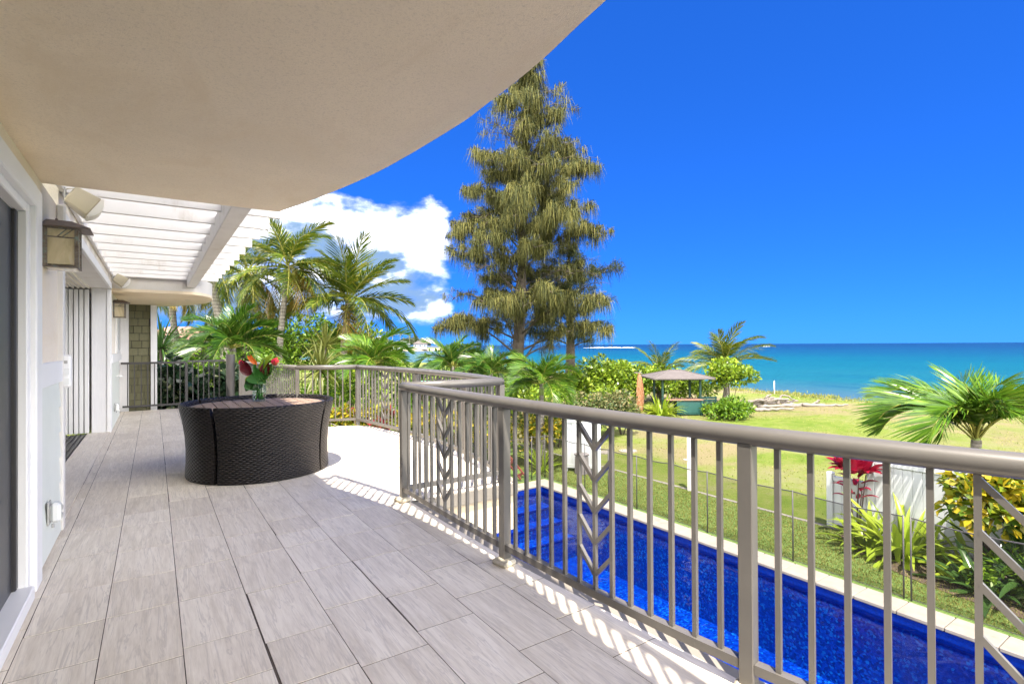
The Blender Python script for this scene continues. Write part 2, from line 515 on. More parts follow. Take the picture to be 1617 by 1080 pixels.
    paint('hut_green', (0.0138, 0.0688, 0.0605), .5, .15, 5, .1, 30)
    paint('hut_green_dark', (.018, .06, .045), .5, .15, 5, .1, 30)
    paint('counter_wood', (0.21, 0.119, 0.077), .6, .25, 6, .2, 20)
    paint('hut_roof', (.105, .092, .09), .85, .12, 3, .5, 60)
    t = NT('canoe_wood')
    g = t.noise(5, 6, .7, t.mapped((3, 3, .8), coord='Object'), 1.5)
    t.base(t.ramp(g, [(.30, (.11, .05, .028)), (.48, (.28, .125, .06)), (.60, (.38, .21, .11)), (.68, (.60, .50, .40))]), .6, .3)
    paint('teal', (.02, .26, .27), .45, .1, 5, .05)
    paint('aqua', (.25, .58, .60), .5, .06, 3, .05)
    paint('red_wood', (.20, .055, .04), .6, .2, 6, .2, 20)
    paint('roof_tile', (.24, .13, .105), .85, .15, 3, .5, 12)
    paint('house_wall', (.28, .24, .19), .85, .08, 2, .1)
    paint('far_wall', (.24, .25, .27), .8, .08, 2, 0)
    paint('far_roof', (.15, .15, .18), .8, .1, 2, 0)
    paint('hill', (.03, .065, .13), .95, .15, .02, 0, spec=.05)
    paint('far_ground', (.14, .17, .06), .95, .3, .05, 0, spec=.05)
    paint('bin', (.15, .135, .135), .5, .12, 6, .05)
    t = NT('mesh_net')
    t.base((.012, .010, .010), .8, .1)
    tp = t.node('ShaderNodeBsdfTransparent')
    ms = t.node('ShaderNodeMixShader')
    ms.inputs[0].default_value = .30
    t.l.new(tp.outputs[0], ms.inputs[1])
    t.l.new(t.bsdf.outputs[0], ms.inputs[2])
    t.l.new(ms.outputs[0], t.out.inputs[0])
    leafmat('anthurium', [(.1, (.045, .003, .006)), (.9, (.10, .006, .010))], .12, .25, .5)
    leafmat('petal_orange', [(.1, (.65, .12, .02)), (1, (.75, .2, .03))], .25, .4)
    leafmat('petal_pink', [(.1, (.55, .015, .05)), (1, (.65, .05, .09))], .25, .4)
    leafmat('flower_leaf', [(.1, (.018, .085, .015)), (.6, (.035, .14, .02)), (1, (.30, .32, .03))], .25, .3, .5)
    leafmat('white_flower', [(.1, (.6, .58, .45)), (1, (.8, .78, .7))], .3, .6)


make_materials()


# ------------------------------------------------------------------ building helpers
ORG = {}


def tag(o, label=None, cat=None, group=None, kind=None):
    if label:
        o['label'] = label
    if cat:
        o['category'] = cat
    if group:
        o['group'] = group
    if kind:
        o['kind'] = kind
    return o


def thing(name, label, cat, loc=(0, 0, 0), group=None):
    o = bpy.data.objects.new(name, None)
    o.empty_display_size = .1
    COL.objects.link(o)
    o.location = loc
    ORG[o.name] = Vector(loc)
    return tag(o, label, cat, group)


def link(name, mesh, parent=None, loc=None, rot=None, scale=None):
    """an object that uses an existing mesh; loc in world space"""
    o = bpy.data.objects.new(name, mesh)
    COL.objects.link(o)
    w = Vector(loc) if loc is not None else None
    if parent is not None:
        o.parent = parent
        po = ORG[parent.name]
        o.location = (w - po) if w is not None else (0, 0, 0)
        ORG[o.name] = w if w is not None else po.copy()
    else:
        o.location = w if w is not None else (0, 0, 0)
        ORG[o.name] = w if w is not None else Vector((0, 0, 0))
    if rot is not None:
        o.rotation_euler = rot
    if scale is not None:
        o.scale = scale if not isinstance(scale, (int, float)) else (scale,) * 3
    return o


class MB:
    def __init__(s):
        s.v, s.f, s.mi = [], [], []
        s.m = 0

    def add(s, vs_, fs):
        b = len(s.v)
        s.v.extend(tuple(x) for x in vs_)
        for f in fs:
            s.f.append(tuple(b + i for i in f))
            s.mi.append(s.m)
        return s

    def box(s, x0, x1, y0, y1, z0, z1):
        v = [(x0, y0, z0), (x1, y0, z0), (x1, y1, z0), (x0, y1, z0), (x0, y0, z1), (x1, y0, z1), (x1, y1, z1), (x0, y1, z1)]
        return s.add(v, [(3, 2, 1, 0), (4, 5, 6, 7), (0, 1, 5, 4), (1, 2, 6, 5), (2, 3, 7, 6), (3, 0, 4, 7)])

    def bbox(s, x0, x1, y0, y1, z0, z1, b=.005):
        """box with chamfered edges"""
        xs, ys, zs = (x0, x1), (y0, y1), (z0, z1)
        b = min(b, (x1 - x0) * .45, (y1 - y0) * .45, (z1 - z0) * .45)
        v, idx = [], {}
        for i in (0, 1):
            for j in (0, 1):
                for k in (0, 1):
                    sx_, sy_, sz_ = 1 - 2 * i, 1 - 2 * j, 1 - 2 * k
                    for ax in range(3):
                        p = [xs[i] + sx_ * b, ys[j] + sy_ * b, zs[k] + sz_ * b]
                        p[ax] = (xs[i], ys[j], zs[k])[ax]
                        idx[(i, j, k, ax)] = len(v)
                        v.append(tuple(p))
        f = []
        for i in (0, 1):
            q = [idx[(i, 0, 0, 0)], idx[(i, 1, 0, 0)], idx[(i, 1, 1, 0)], idx[(i, 0, 1, 0)]]
            f.append(q if i else q[::-1])
            q = [idx[(0, i, 0, 1)], idx[(1, i, 0, 1)], idx[(1, i, 1, 1)], idx[(0, i, 1, 1)]]
            f.append(q[::-1] if i else q)
            q = [idx[(0, 0, i, 2)], idx[(1, 0, i, 2)], idx[(1, 1, i, 2)], idx[(0, 1, i, 2)]]
            f.append(q if i else q[::-1])
        for a, c in ((0, 1), (0, 2), (1, 2)):
            o_ = 3 - a - c
            for p in (0, 1):
                for q_ in (0, 1):
                    def key(r_, ax):
                        t = [0, 0, 0]
                        t[a], t[c], t[o_] = p, q_, r_
                        return idx[(t[0], t[1], t[2], ax)]
                    f.append([key(0, a), key(1, a), key(1, c), key(0, c)])
        for i in (0, 1):
            for j in (0, 1):
                for k in (0, 1):
                    f.append([idx[(i, j, k, ax)] for ax in range(3)])
        return s.add(v, f)

    def bar(s, p, q, w, h, up=(0, 0, 1)):
        p, q = Vector(p), Vector(q)
        t = (q - p).normalized()
        a = t.cross(Vector(up))
        if a.length < 1e-4:
            a = t.cross(Vector((1, 0, 0)))
        a = a.normalized() * w / 2
        b = a.cross(t).normalized() * h / 2
        v = [p - a - b, p + a - b, p + a + b, p - a + b, q - a - b, q + a - b, q + a + b, q - a + b]
        return s.add(v, [(3, 2, 1, 0), (4, 5, 6, 7), (0, 1, 5, 4), (1, 2, 6, 5), (2, 3, 7, 6), (3, 0, 4, 7)])

    def tube(s, pts, rad, n=10, cap=True):
        pts = [Vector(p) for p in pts]
        rad = [rad] * len(pts) if isinstance(rad, (int, float)) else rad
        rings = []
        prev = None
        for i, p in enumerate(pts):
            t = (pts[min(i + 1, len(pts) - 1)] - pts[max(i - 1, 0)])
            t = t.normalized() if t.length > 1e-9 else Vector((0, 0, 1))
            if prev is None:
                a = t.cross(Vector((0, 0, 1)))
                if a.length < .05:
                    a = t.cross(Vector((1, 0, 0)))
            else:
                a = prev - t * prev.dot(t)
            a.normalize()
            prev = a
            b = t.cross(a)
            rings.append([p + (a * math.cos(2 * math.pi * k / n) + b * math.sin(2 * math.pi * k / n)) * rad[i] for k in range(n)])
        v = [q for r_ in rings for q in r_]
        f = []
        for i in range(len(rings) - 1):
            for k in range(n):
                f.append((i * n + k, i * n + (k + 1) % n, (i + 1) * n + (k + 1) % n, (i + 1) * n + k))
        if cap:
            f.append(tuple(range(n))[::-1])
            f.append(tuple((len(rings) - 1) * n + k for k in range(n)))
        return s.add(v, f)

    def lathe(s, prof, c=(0, 0, 0), n=32, a0=0, a1=2 * math.pi, cap=False):
        full = abs(a1 - a0 - 2 * math.pi) < 1e-6
        m = n if full else n + 1
        v = []
        for i in range(m):
            a = a0 + (a1 - a0) * i / n
            for r_, z in prof:
                v.append((c[0] + r_ * math.cos(a), c[1] + r_ * math.sin(a), c[2] + z))
        k = len(prof)
        f = []
        for i in range(n):
            j = (i + 1) % m
            for q in range(k - 1):
                f.append((i * k + q, j * k + q, j * k + q + 1, i * k + q + 1))
        if cap and not full:
            f.append(tuple(range(k)))
            f.append(tuple((m - 1) * k + q for q in range(k))[::-1])
        return s.add(v, f)

    def prism(s, poly, z0, z1):
        n = len(poly)
        v = [(x, y, z0) for x, y in poly] + [(x, y, z1) for x, y in poly]
        f = [tuple(range(n))[::-1], tuple(range(n, 2 * n))]
        f += [(i, (i + 1) % n, n + (i + 1) % n, n + i) for i in range(n)]
        return s.add(v, f)

    def mesh(s, name, mats, org=(0, 0, 0), smooth=False):
        me = bpy.data.meshes.new(name)
        ox, oy, oz = org
        me.from_pydata([(x - ox, y - oy, z - oz) for x, y, z in s.v], [], s.f)
        for m in (mats if isinstance(mats, (list, tuple)) else [mats]):
            me.materials.append(MATS[m])
        if any(s.mi):
            me.polygons.foreach_set('material_index', s.mi)
        if smooth:
            me.polygons.foreach_set('use_smooth', [True] * len(me.polygons))
        me.update()
        return me

    def build(s, name, mats, parent=None, smooth=False, label=None, cat=None, kind=None, group=None, base=None, auto=None):
        org = base if base is not None else (ORG[parent.name] if parent is not None else Vector((0, 0, 0)))
        me = s.mesh(name, mats, org, smooth or auto is not None)
        o = link(name, me, parent, org)
        if auto is not None:
            try:
                me.set_sharp_from_angle(angle=R(auto))
            except Exception:
                pass
        return tag(o, label, cat, group, kind)


def npmesh(name, v, quads, mats, mi=None, smooth=False):
    me = bpy.data.meshes.new(name)
    v = np.asarray(v, np.float32).reshape(-1, 3)
    q = np.asarray(quads, np.int32).reshape(-1, 4)
    me.vertices.add(len(v))
    me.vertices.foreach_set('co', v.ravel())
    me.loops.add(q.size)
    me.loops.foreach_set('vertex_index', q.ravel())
    me.polygons.add(len(q))
    me.polygons.foreach_set('loop_start', np.arange(0, q.size, 4, dtype=np.int32))
    for m in (mats if isinstance(mats, (list, tuple)) else [mats]):
        me.materials.append(MATS[m])
    if mi is not None:
        me.polygons.foreach_set('material_index', np.asarray(mi, np.int32))
    if smooth:
        me.polygons.foreach_set('use_smooth', np.ones(len(q), bool))
    me.update(calc_edges=True)
    return me


def spline(pts, sub=8):
    """Catmull-Rom through pts"""
    P = [Vector(p) for p in pts]
    if len(P) < 3:
        return P
    out = []
    for i in range(len(P) - 1):
        a, b, c, d = P[max(i - 1, 0)], P[i], P[i + 1], P[min(i + 2, len(P) - 1)]
        if i == 0:
            a = b * 2 - c
        if i == len(P) - 2:
            d = c * 2 - b
        for k in range(sub):
            t = k / sub
            out.append(.5 * (2 * b + (c - a) * t + (2 * a - 5 * b + 4 * c - d) * t * t + (3 * b - a - 3 * c + d) * t ** 3))
    out.append(P[-1])
    return out


GZ = -2.6      # lawn level; the balcony floor is z = 0
SEA = -3.3


# ------------------------------------------------------------------ the setting: ground, sea, pool
def build_ground():
    rng = random.Random(5)
    # shore polyline, from the right of the view round to the far bay
    shore = [(52, -300), (50, -60), (47, -15), (45.5, 5), (43.5, 12), (42.6, 18), (44, 25), (46, 34), (49, 50), (54, 75), (58, 95), (52, 130), (35, 180), (20, 260), (30, 330), (70, 385), (130, 412), (190, 425), (215, 450), (160, 560), (0, 700)]
    sh = [(p.x + rng.uniform(-.5, .5), p.y) for p in spline([(x, y, 0) for x, y in shore], 10)]
    px0, px1, py0, py1 = 3.4, 9.66, -9, 12.52
    inner = [(px0, py0), (px1, py0), (px1, py1), (px0, py1)]
    # lawn sheet with an opening for the pool
    m = MB()
    W = -300.
    m.add([(W, -300, GZ), (px0, -300, GZ), (px0, 700, GZ), (W, 700, GZ)], [(0, 1, 2, 3)])
    m.add([(px0, -300, GZ), (px1, -300, GZ), (px1, py0, GZ), (px0, py0, GZ)], [(0, 1, 2, 3)])
    m.add([(px0, py1, GZ), (px1, py1, GZ), (px1, 200, GZ), (px0, 200, GZ)], [(0, 1, 2, 3)])
    a, rest = [p for p in sh if p[1] < 200 and p[0] > px1], [p for p in sh]
    vv, ff = [], []
    for i in range(len(a) - 1):
        (x1, y1), (x2, y2) = a[i], a[i + 1]
        if y2 <= y1:
            continue
        b = len(vv)
        vv += [(px1, y1, GZ), (x1 - 2.5, y1, GZ), (x2 - 2.5, y2, GZ), (px1, y2, GZ), (x1, y1, GZ - .25), (x2, y2, GZ - .25), (x1 + 4, y1, SEA - .6), (x2 + 4, y2, SEA - .6)]
        ff += [(b, b + 1, b + 2, b + 3), (b + 1, b + 4, b + 5, b + 2), (b + 4, b + 6, b + 7, b + 5)]
    m.add(vv, ff)
    m.build('lawn', 'lawn', kind='structure')
    # mown greener strip beside the pool fence, narrow concrete edging beyond it
    m = MB()
    m.add([(9.66, -9, GZ + .006), (12.1, -9, GZ + .006), (12.15, 20, GZ + .006), (9.66, 20, GZ + .006)], [(0, 1, 2, 3)])
    m.add([(-1, 12.62, GZ + .006), (9.66, 12.62, GZ + .006), (9.66, 20, GZ + .006), (-1, 20, GZ + .006)], [(0, 1, 2, 3)])
    m.build('turf_strip', 'turf', kind='structure')
    m = MB().box(12.1, 12.22, -9, 20, GZ - .05, GZ + .02)
    m.build('edging_kerb', 'paving', kind='structure')
    # the spit of land across the bay
    m = MB()
    ring = [(60, 640), (40, 470), (75, 400), (130, 416), (185, 430), (222, 452), (260, 520), (240, 620)]
    rg = spline([(x, y, 0) for x, y in ring + ring[:1]], 5)[:-1]
    cx, cy = 150, 520
    vv = [(cx, cy, .6)]
    for s_, z in ((.8, -.2), (.97, -1.2), (1.0, -2.0), (1.04, -3.8)):
        vv += [(cx + (p.x - cx) * s_, cy + (p.y - cy) * s_, z) for p in rg]
    n = len(rg)
    ff = [(0, 1 + i, 1 + (i + 1) % n) for i in range(n)]
    for k in range(3):
        ff += [(1 + k * n + i, 1 + (k + 1) * n + i, 1 + (k + 1) * n + (i + 1) % n, 1 + k * n + (i + 1) % n) for i in range(n)]
    m.m = 0
    m.add(vv, ff)
    m.mi = [0] * (n * 2) + [1] * (n * 2)
    m.build('shore', ['far_ground', 'sand'], kind='structure')
    # sea
    m = MB()
    m.add([(16, -30000, SEA), (45000, -30000, SEA), (45000, 45000, SEA), (16, 45000, SEA)], [(0, 1, 2, 3)])
    m.add([(-9000, 150, SEA), (16, 150, SEA), (16, 45000, SEA), (-9000, 45000, SEA)], [(0, 1, 2, 3)])
    m.build('sea', 'sea', kind='structure')
    # blue hills inland, far behind the trees
    m = MB()
    rr = random.Random(8)
    vv, ff = [], []
    N = 70
    for i in range(N):
        az_ = R(-70 + 86 * i / (N - 1))
        d = 5200
        fall = min(1, max(0, (N - 1 - i) / 14))
        h = (150 + 120 * math.sin(i * .31) + 70 * math.sin(i * .83 + 1) + rr.uniform(-18, 18)) * fall + 8
        vv += [(d * math.sin(az_), d * math.cos(az_), -20), (d * 1.1 * math.sin(az_), d * 1.1 * math.cos(az_), max(h, 6)), (d * 1.3 * math.sin(az_), d * 1.3 * math.cos(az_), -20)]
    for i in range(N - 1):
        b = i * 3
        ff += [(b, b + 3, b + 4, b + 1), (b + 1, b + 4, b + 5, b + 2)]
    m.add(vv, ff)
    m.build('hills', 'hill', kind='structure')
    # surf on the outer reef: low broken crests
    rr = random.Random(3)
    k = 0
    fm = MB()
    for (azm, d, n_, spread) in ((44.4, 800, 16, 6.0), (59.5, 950, 1, .8)):
        for j in range(n_):
            a_ = R(azm + rr.uniform(-.5, .5) * spread)
            dd = d * rr.uniform(.94, 1.05)
            L = rr.uniform(8, 22)
            c = Vector((dd * math.sin(a_), dd * math.cos(a_), SEA))
            t = Vector((math.cos(a_), -math.sin(a_), 0))
            b_ = Vector((math.sin(a_), math.cos(a_), 0))
            pts, M_ = [], 9
            for q in range(M_):
                s_ = q / (M_ - 1)
                h = (.15 + .45 * rr.random()) * math.sin(math.pi * s_) ** .5 + .03
                o_ = c + t * (s_ - .5) * L
                pts += [o_ - b_ * 4 + Vector((0, 0, .05)), o_ + Vector((0, 0, h)), o_ + b_ * 3 + Vector((0, 0, .05))]
            fm.add(pts, [(3 * q, 3 * q + 3, 3 * q + 4, 3 * q + 1) for q in range(M_ - 1)] + [(3 * q + 1, 3 * q + 4, 3 * q + 5, 3 * q + 2) for q in range(M_ - 1)])
    fm.build('surf', 'foam', kind='stuff', label='white surf breaking on the outer reef below the horizon', cat='surf')


def build_pool():
    X0, X1, Y0, Y1 = 3.9, 9.2, -8.5, 12.05
    zb = GZ - 1.55
    wl_ = GZ - .17
    m = MB()
    # basin walls and floor (inner faces)
    m.add([(X0, Y0, zb), (X1, Y0, zb), (X1, Y1, zb), (X0, Y1, zb)], [(0, 1, 2, 3)])
    for (a, b) in (((X0, Y0), (X1, Y0)), ((X1, Y0), (X1, Y1)), ((X1, Y1), (X0, Y1)), ((X0, Y1), (X0, Y0))):
        m.add([(a[0], a[1], zb), (b[0], b[1], zb), (b[0], b[1], wl_ - .06), (a[0], a[1], wl_ - .06)], [(0, 1, 2, 3)])
    o = m.build('swimming_pool', 'pool_tile', kind='structure')
    m = MB()
    m.box(X1 - .012, X1 + .06, Y0, Y1, wl_ - .06, GZ - .055)
    m.box(X0, X1, Y1 - .012, Y1 + .06, wl_ - .06, GZ - .055)
    m.box(X0 - .06, X0 + .012, Y0, Y1, wl_ - .06, GZ - .055)
    m.build('waterline_tile', 'pool_band', o)
    # entry steps across the far end
    for i, (dz, yy) in enumerate(((.30, .55), (.58, 1.0), (.86, 1.45))):
        b = MB().bbox(X0 + .02, X1 - .02, Y1 - yy, Y1 - .02 - i * .001, zb, wl_ - dz, .02)
        st = b.build('step', 'pool_tile', o)
        MB().box(X0 + .02, X1 - .02, Y1 - yy - .004, Y1 - yy + .05, wl_ - dz - .05, wl_ - dz + .004).build('step_nosing', 'pool_band', st)
    m = MB()
    nx, ny = 2, 2
    m.add([(X0 - .05, Y0, wl_), (X1 + .05, Y0, wl_), (X1 + .05, Y1 + .05, wl_), (X0 - .05, Y1 + .05, wl_)], [(0, 1, 2, 3)])
    m.build('pool_water', 'pool_water', kind='structure')
    # coping stones
    cp = MB().box(X1 + .06, X1 + .44, Y0, Y1 + .5, GZ - .3, GZ - .052).build('pool_coping', 'grout', kind='structure')
    MB().box(X0 - .4, X1 + .06, Y1 + .06, Y1 + .5, GZ - .3, GZ - .053).build('coping_bed', 'grout', cp)
    rng = random.Random(2)
    y = Y1
    while y > -4:
        L = .58
        MB().bbox(X1 - .03, X1 + .45, y - L + .006, y, GZ - .05, GZ + .012 + rng.uniform(-.002, .002), .012).build('coping_stone', 'coping', cp)
        y -= L
    x = X1 + .45
    while x > X0 - .3:
        L = .58
        MB().bbox(x - L + .006, x, Y1 + .006, Y1 + .5, GZ - .05, GZ + .012 + rng.uniform(-.002, .002), .012).build('coping_stone', 'coping', cp)
        x -= L
    # paving between the pool and the house, under the balcony
    m = MB().box(-6, X0 - .02, -9, 12.5, GZ - .2, GZ - .004)
    m.build('pool_terrace', 'paving', kind='structure')


# ------------------------------------------------------------------ balcony floor
def deck_edge(y):
    """outer X of the balcony floor"""
    if y < 4.46:
        pts = [(-3, 2.95), (-.4, 2.49), (.45, 2.23), (1.24, 2.075), (2.86, 1.965), (4.46, 1.955)]
    else:
        pts = [(4.46, 3.07), (5.0, 3.24), (5.6, 3.35), (6.4, 3.41), (7.1, 3.42), (8.0, 3.32), (8.7, 3.2), (9.12, 3.11), (9.28, 2.92), (9.45, 2.4), (9.62, 2.16), (14.3, 1.72)]
    for (a, xa), (b, xb) in zip(pts, pts[1:]):
        if a <= y <= b:
            return xa + (xb - xa) * (y - a) / (b - a)
    return pts[-1][1] if y > pts[-1][0] else pts[0][1]


def build_deck():
    ys = [-2.5 + .1 * i for i in range(70)] + [4.455]
    left = [(-.62, 14.3), (-.62, -2.5)]
    right = [(deck_edge(y) - .02, y) for y in sorted(set([y for y in ys if y < 4.46]))]
    right += [(deck_edge(y) - .02, y) for y in [4.47] + [4.6 + .15 * i for i in range(33)] + [9.7, 11, 14.3]]
    poly = right + left
    fl = MB().prism(poly, -.10, -.0022).build('balcony_floor', 'grout', kind='structure')
    # stone-clad edge band and drop beam
    m = MB()
    m2 = MB()
    for (x1, y1), (x2, y2) in zip(right, right[1:]):
        t = Vector((x2 - x1, y2 - y1, 0))
        if t.length < 1e-5:
            continue
        n = Vector((t.y, -t.x, 0)).normalized()
        for mm, o0, o1, z0, z1 in ((m, -.1, .035, -.115, -.001), (m2, -.18, .005, -.47, -.115)):
            p1, p2 = Vector((x1, y1, 0)), Vector((x2, y2, 0))
            v = [p1 + n * o0, p1 + n * o1, p2 + n * o1, p2 + n * o0]
            mm.add([(q.x, q.y, z) for z in (z0, z1) for q in v], [(4, 5, 6, 7), (0, 3, 2, 1), (1, 2, 6, 5), (0, 1, 5, 4), (2, 3, 7, 6)])
    m.build('edge_band', 'coping', fl)
    m2.build('edge_beam', 'stucco_cream', fl)
    MB().prism([(x - .15, y) for x, y in right] + left, -.47, -.12).build('floor_slab', 'stucco_cream', fl)
    # plank tiles
    rng = random.Random(11)
    cols = [-.525 + .3185 * i for i in range(-1, 13)]
    g = .0021
    cnt = 0
    for ci in range(len(cols) - 1):
        x0, x1 = max(cols[ci], -.6), cols[ci + 1]
        yl = []
        y = 3.95
        while y < 14.3:
            L = rng.choice((.61, .61, .61, .42, .52, .36)) if ci % 3 else .61
            if abs(y - 3.95) < .01:
                L = rng.choice((.61, .45, .3, .55))
            yl.append((y, min(y + L, 14.28)))
            y += L
        y = 3.95
        while y > -.2:
            L = rng.choice((.61, .61, .42, .4, .55))
            if abs(y - 3.95) < .01:
                L = rng.choice((.61, .4, .5))
            yl.append((y - L, y))
            y -= L
        yl = [p for a, b in yl for p in (((a, 4.455), (4.47, b)) if (a < 4.46 < b and x1 > 1.9) else ((a, b),))]
        for (a, b) in yl:
            if b - a < .02:
                continue
            ea, eb = deck_edge(a) - .045, deck_edge(b) - .045
            xa, xb = min(x1, ea), min(x1, eb)
            if max(xa, xb) - x0 < .03:
                continue
            xa, xb = max(xa, x0 + .012), max(xb, x0 + .012)
            # not in view: behind the camera's left edge or beyond the balcony corner
            if b < .8 and x1 < 1.2:
                continue
            ym = (a + b) / 2
            gy = .0036
            pts = [(x0 + g, a + gy), (xa - g, a + gy), (xb - g, b - gy), (x0 + g, b - gy)]
            if xa < x1 or xb < x1:
                mids = [min(x1, deck_edge(a + (b - a) * k / 4) - .045) - g for k in (1, 2, 3)]
                pts = [pts[0], pts[1]] + [(max(mx, x0 + .012), a + (b - a) * k / 4) for mx, k in zip(mids, (1, 2, 3))] + [pts[2], pts[3]]
            zt = rng.uniform(-.0006, .0006)
            if (abs(x0 - .4305) < .01 and 1.6 < ym < 3.3) or (abs(x0 - 1.0675) < .01 and 2.6 < ym < 3.7):
                pts = [(p[0] + (rng.uniform(.003, .009) if i_ in (0, n_last) else 0), p[1]) for n_last in (len(pts) - 1,) for i_, p in enumerate(pts)]
            if rng.random() < .22:
                k_ = rng.uniform(.002, .005)
                pts = [(p[0] + (k_ if i_ in (0,) else 0), p[1]) for i_, p in enumerate(pts)]
            c = ((x0 + x1) / 2, ym, 0)
            n = len(pts)
            ctr = (sum(p[0] for p in pts) / n, sum(p[1] for p in pts) / n)
            mb = MB()
            v = [(p[0], p[1], -.004) for p in pts] + [(p[0], p[1], zt) for p in pts]
            f = [tuple(range(n, 2 * n))] + [(i, (i + 1) % n, n + (i + 1) % n, n + i) for i in range(n)]
            mb.add(v, f)
            me = mb.mesh('tile', 'tile', c)
            link('tile', me, fl, c)
            cnt += 1
    print('tiles', cnt)


# ------------------------------------------------------------------ the house
def build_house():
    H = thing('beach_house', 'cream stucco beach house with white trim and pale green siding beside the balcony', 'house', (-.6, 4, 0))
    W = -.6

    def box(name, mat, *a, parent=H, b=None, label=None):
        m = MB()
        if b:
            m.bbox(*a, b)
        else:
            m.box(*a)
        return m.build(name, mat, parent, label=label)

    # --- near wall pieces (front face X = -.6)
    box('wall', 'stucco', -.85, W, 4.12, 5.30, 0, 2.468)
    box('wall', 'stucco', -.85, W, -2.5, 4.12, 2.24, 2.468)
    band = box('trim_band', 'white_paint', -.7, W + .03, 4.235, 5.225, 1.145, 1.30, b=.004)
    for i in range(6):
        z0, z1 = .025 + i * .187, .025 + (i + 1) * .187 + .006
        m = MB()
        xo = W + .022
        m.add([(W - .01, 4.238, z0), (xo, 4.238, z0), (xo - .014, 4.238, min(z1, 1.143)), (W - .01, 4.238, min(z1, 1.143)),
               (W - .01, 5.222, z0), (xo, 5.222, z0), (xo - .014, 5.222, min(z1, 1.143)), (W - .01, 5.222, min(z1, 1.143))],
              [(0, 1, 2, 3), (7, 6, 5, 4), (0, 4, 5, 1), (1, 5, 6, 2), (2, 6, 7, 3)])
        m.build('siding_board', 'siding', H)
    box('corner_trim', 'white_dirty', -.86, W + .034, 5.228, 5.335, .02, 2.372, b=.004)
    box('wall', 'stucco_white', -.85, W - .004, 5.302, 10.93, 2.472, 5.6)
    # --- sliding door at the left edge
    d = box('sliding_door', 'white_paint', -.68, W + .045, 4.05, 4.232, .0, 2.33, b=.006, label='white framed sliding screen door at the left edge')
    box('head_casing', 'white_paint', -.68, W + .047, -2.5, 4.05, 2.215, 2.332, parent=d, b=.006)
    box('stile', 'white_paint', -.70, W + .018, 3.955, 4.048, .0, 2.214, parent=d, b=.006)
    box('sill', 'white_paint', -.70, W + .05, -2.5, 3.954, .0, .075, parent=d, b=.006)
    box('head_rail', 'white_paint', -.70, W + .016, -2.5, 3.954, 2.16, 2.213, parent=d, b=.006)
    box('dark_frame', 'track', -.69, W - .02, 3.90, 3.953, .077, 2.158, parent=d, b=.006)
    box('screen', 'dark_screen', -.672, W - .04, -2.5, 3.90, .077, 2.158, parent=d)
    # --- wide opening with its sliding panels stacked at the far end
    hd = box('header', 'white_dirty', -1.95, W - .002, 5.336, 10.948, 2.37, 2.471)
    box('header_trim', 'white_paint', W - .001, W + .03, 5.336, 10.948, 2.362, 2.462, parent=hd, b=.004)
    for i in range(7):
        x = -.86 - .066 * i
        box('head_track', 'almond_face', x - .012, x + .006, 5.34, 10.9, 2.345, 2.369, parent=hd)
    j = box('jamb', 'white_wood', -.835, W - .002, 10.95, 11.1, .0, 2.369, b=.006)
    box('jamb_trim', 'white_paint', -.637, W + .02, 10.935, 11.12, .0, 2.36, parent=j, b=.005)
    for i in range(7):
        x = -.868 - .066 * i
        p = box('door_panel', 'white_paint', x - .054, x, 10.90 + .012 * (i % 2), 12.2, .02, 2.335, b=.004)
        box('gap_strip', 'track', x - .0625, x - .0555, 10.93, 12.2, .02, 2.33, parent=p)  # dark strip put in to darken the gap between panels
    box('pocket_lining', 'interior', -1.9, -.84, 12.2, 12.25, 0, 2.37)
    box('pocket_roof', 'interior', -1.95, -.863, 10.949, 12.3, 2.37, 2.47)
    box('pocket_side', 'interior', -1.96, -1.92, 10.949, 12.3, 0, 2.369)
    tr = box('floor_track', 'track', -1.42, -.885, 5.336, 10.90, -.02, .004)
    for i in range(9):
        x = -.9 - .058 * i
        box('track_rib', 'track', x - .010, x, 5.34, 10.88, .004, .020, parent=tr)
    box('threshold', 'tile', -.884, W + .0, 5.337, 10.934, -.02, .014)
    box('interior_room', 'interior', -5.2, -5.1, 4, 12.3, 0, 2.37)
    box('interior_floor', 'interior', -5.1, -1.421, 4, 12.3, -.1, .0)
    box('interior_ceiling', 'interior', -5.1, -1.951, 4, 12.3, 2.371, 2.45)
    box('interior_partition', 'interior', -5.1, -.87, 5.2, 5.3, 0, 2.37)
    # --- far wall beyond the opening
    box('wall', 'stucco_white', -.86, W, 11.121, 14.44, 1.285, 2.8)
    box('wall', 'stucco_white', -.86, W - .02, 11.121, 14.44, -.05, 1.285)
    box('trim_band', 'white_paint', -.7, W + .03, 11.125, 14.1, 1.13, 1.285, b=.004)
    for i in range(6):
        z0, z1 = .012 + i * .187, .012 + (i + 1) * .187 + .004
        m = MB()
        xo = W + .02
        z1 = min(z1, 1.128)
        m.add([(W - .03, 11.125, z0), (xo, 11.125, z0), (xo - .014, 11.125, z1), (W - .03, 11.125, z1),
               (W - .03, 13.6, z0), (xo, 13.6, z0), (xo - .014, 13.6, z1), (W - .03, 13.6, z1)],
              [(0, 1, 2, 3), (7, 6, 5, 4), (0, 4, 5, 1), (1, 5, 6, 2), (2, 6, 7, 3)])
        m.build('siding_board', 'siding', H)
    wdw = box('window', 'white_paint', -.66, W + .03, 12.45, 13.75, 1.29, 2.14, b=.005)
    box('pane', 'pane', -.62, W + .034, 12.95, 13.25, 1.34, 2.10, parent=wdw)
    box('pane', 'pane', -.62, W + .034, 13.33, 13.65, 1.34, 2.10, parent=wdw)
    # --- olive shingled return with white corner boards, below the far balcony soffit
    box('corner_board', 'white_wood', -.66, -.455, 14.40, 14.6, -.3, 2.349, b=.004)
    box('corner_board', 'white_wood', -.055, .066, 14.40, 14.6, -.3, 2.349, b=.004)
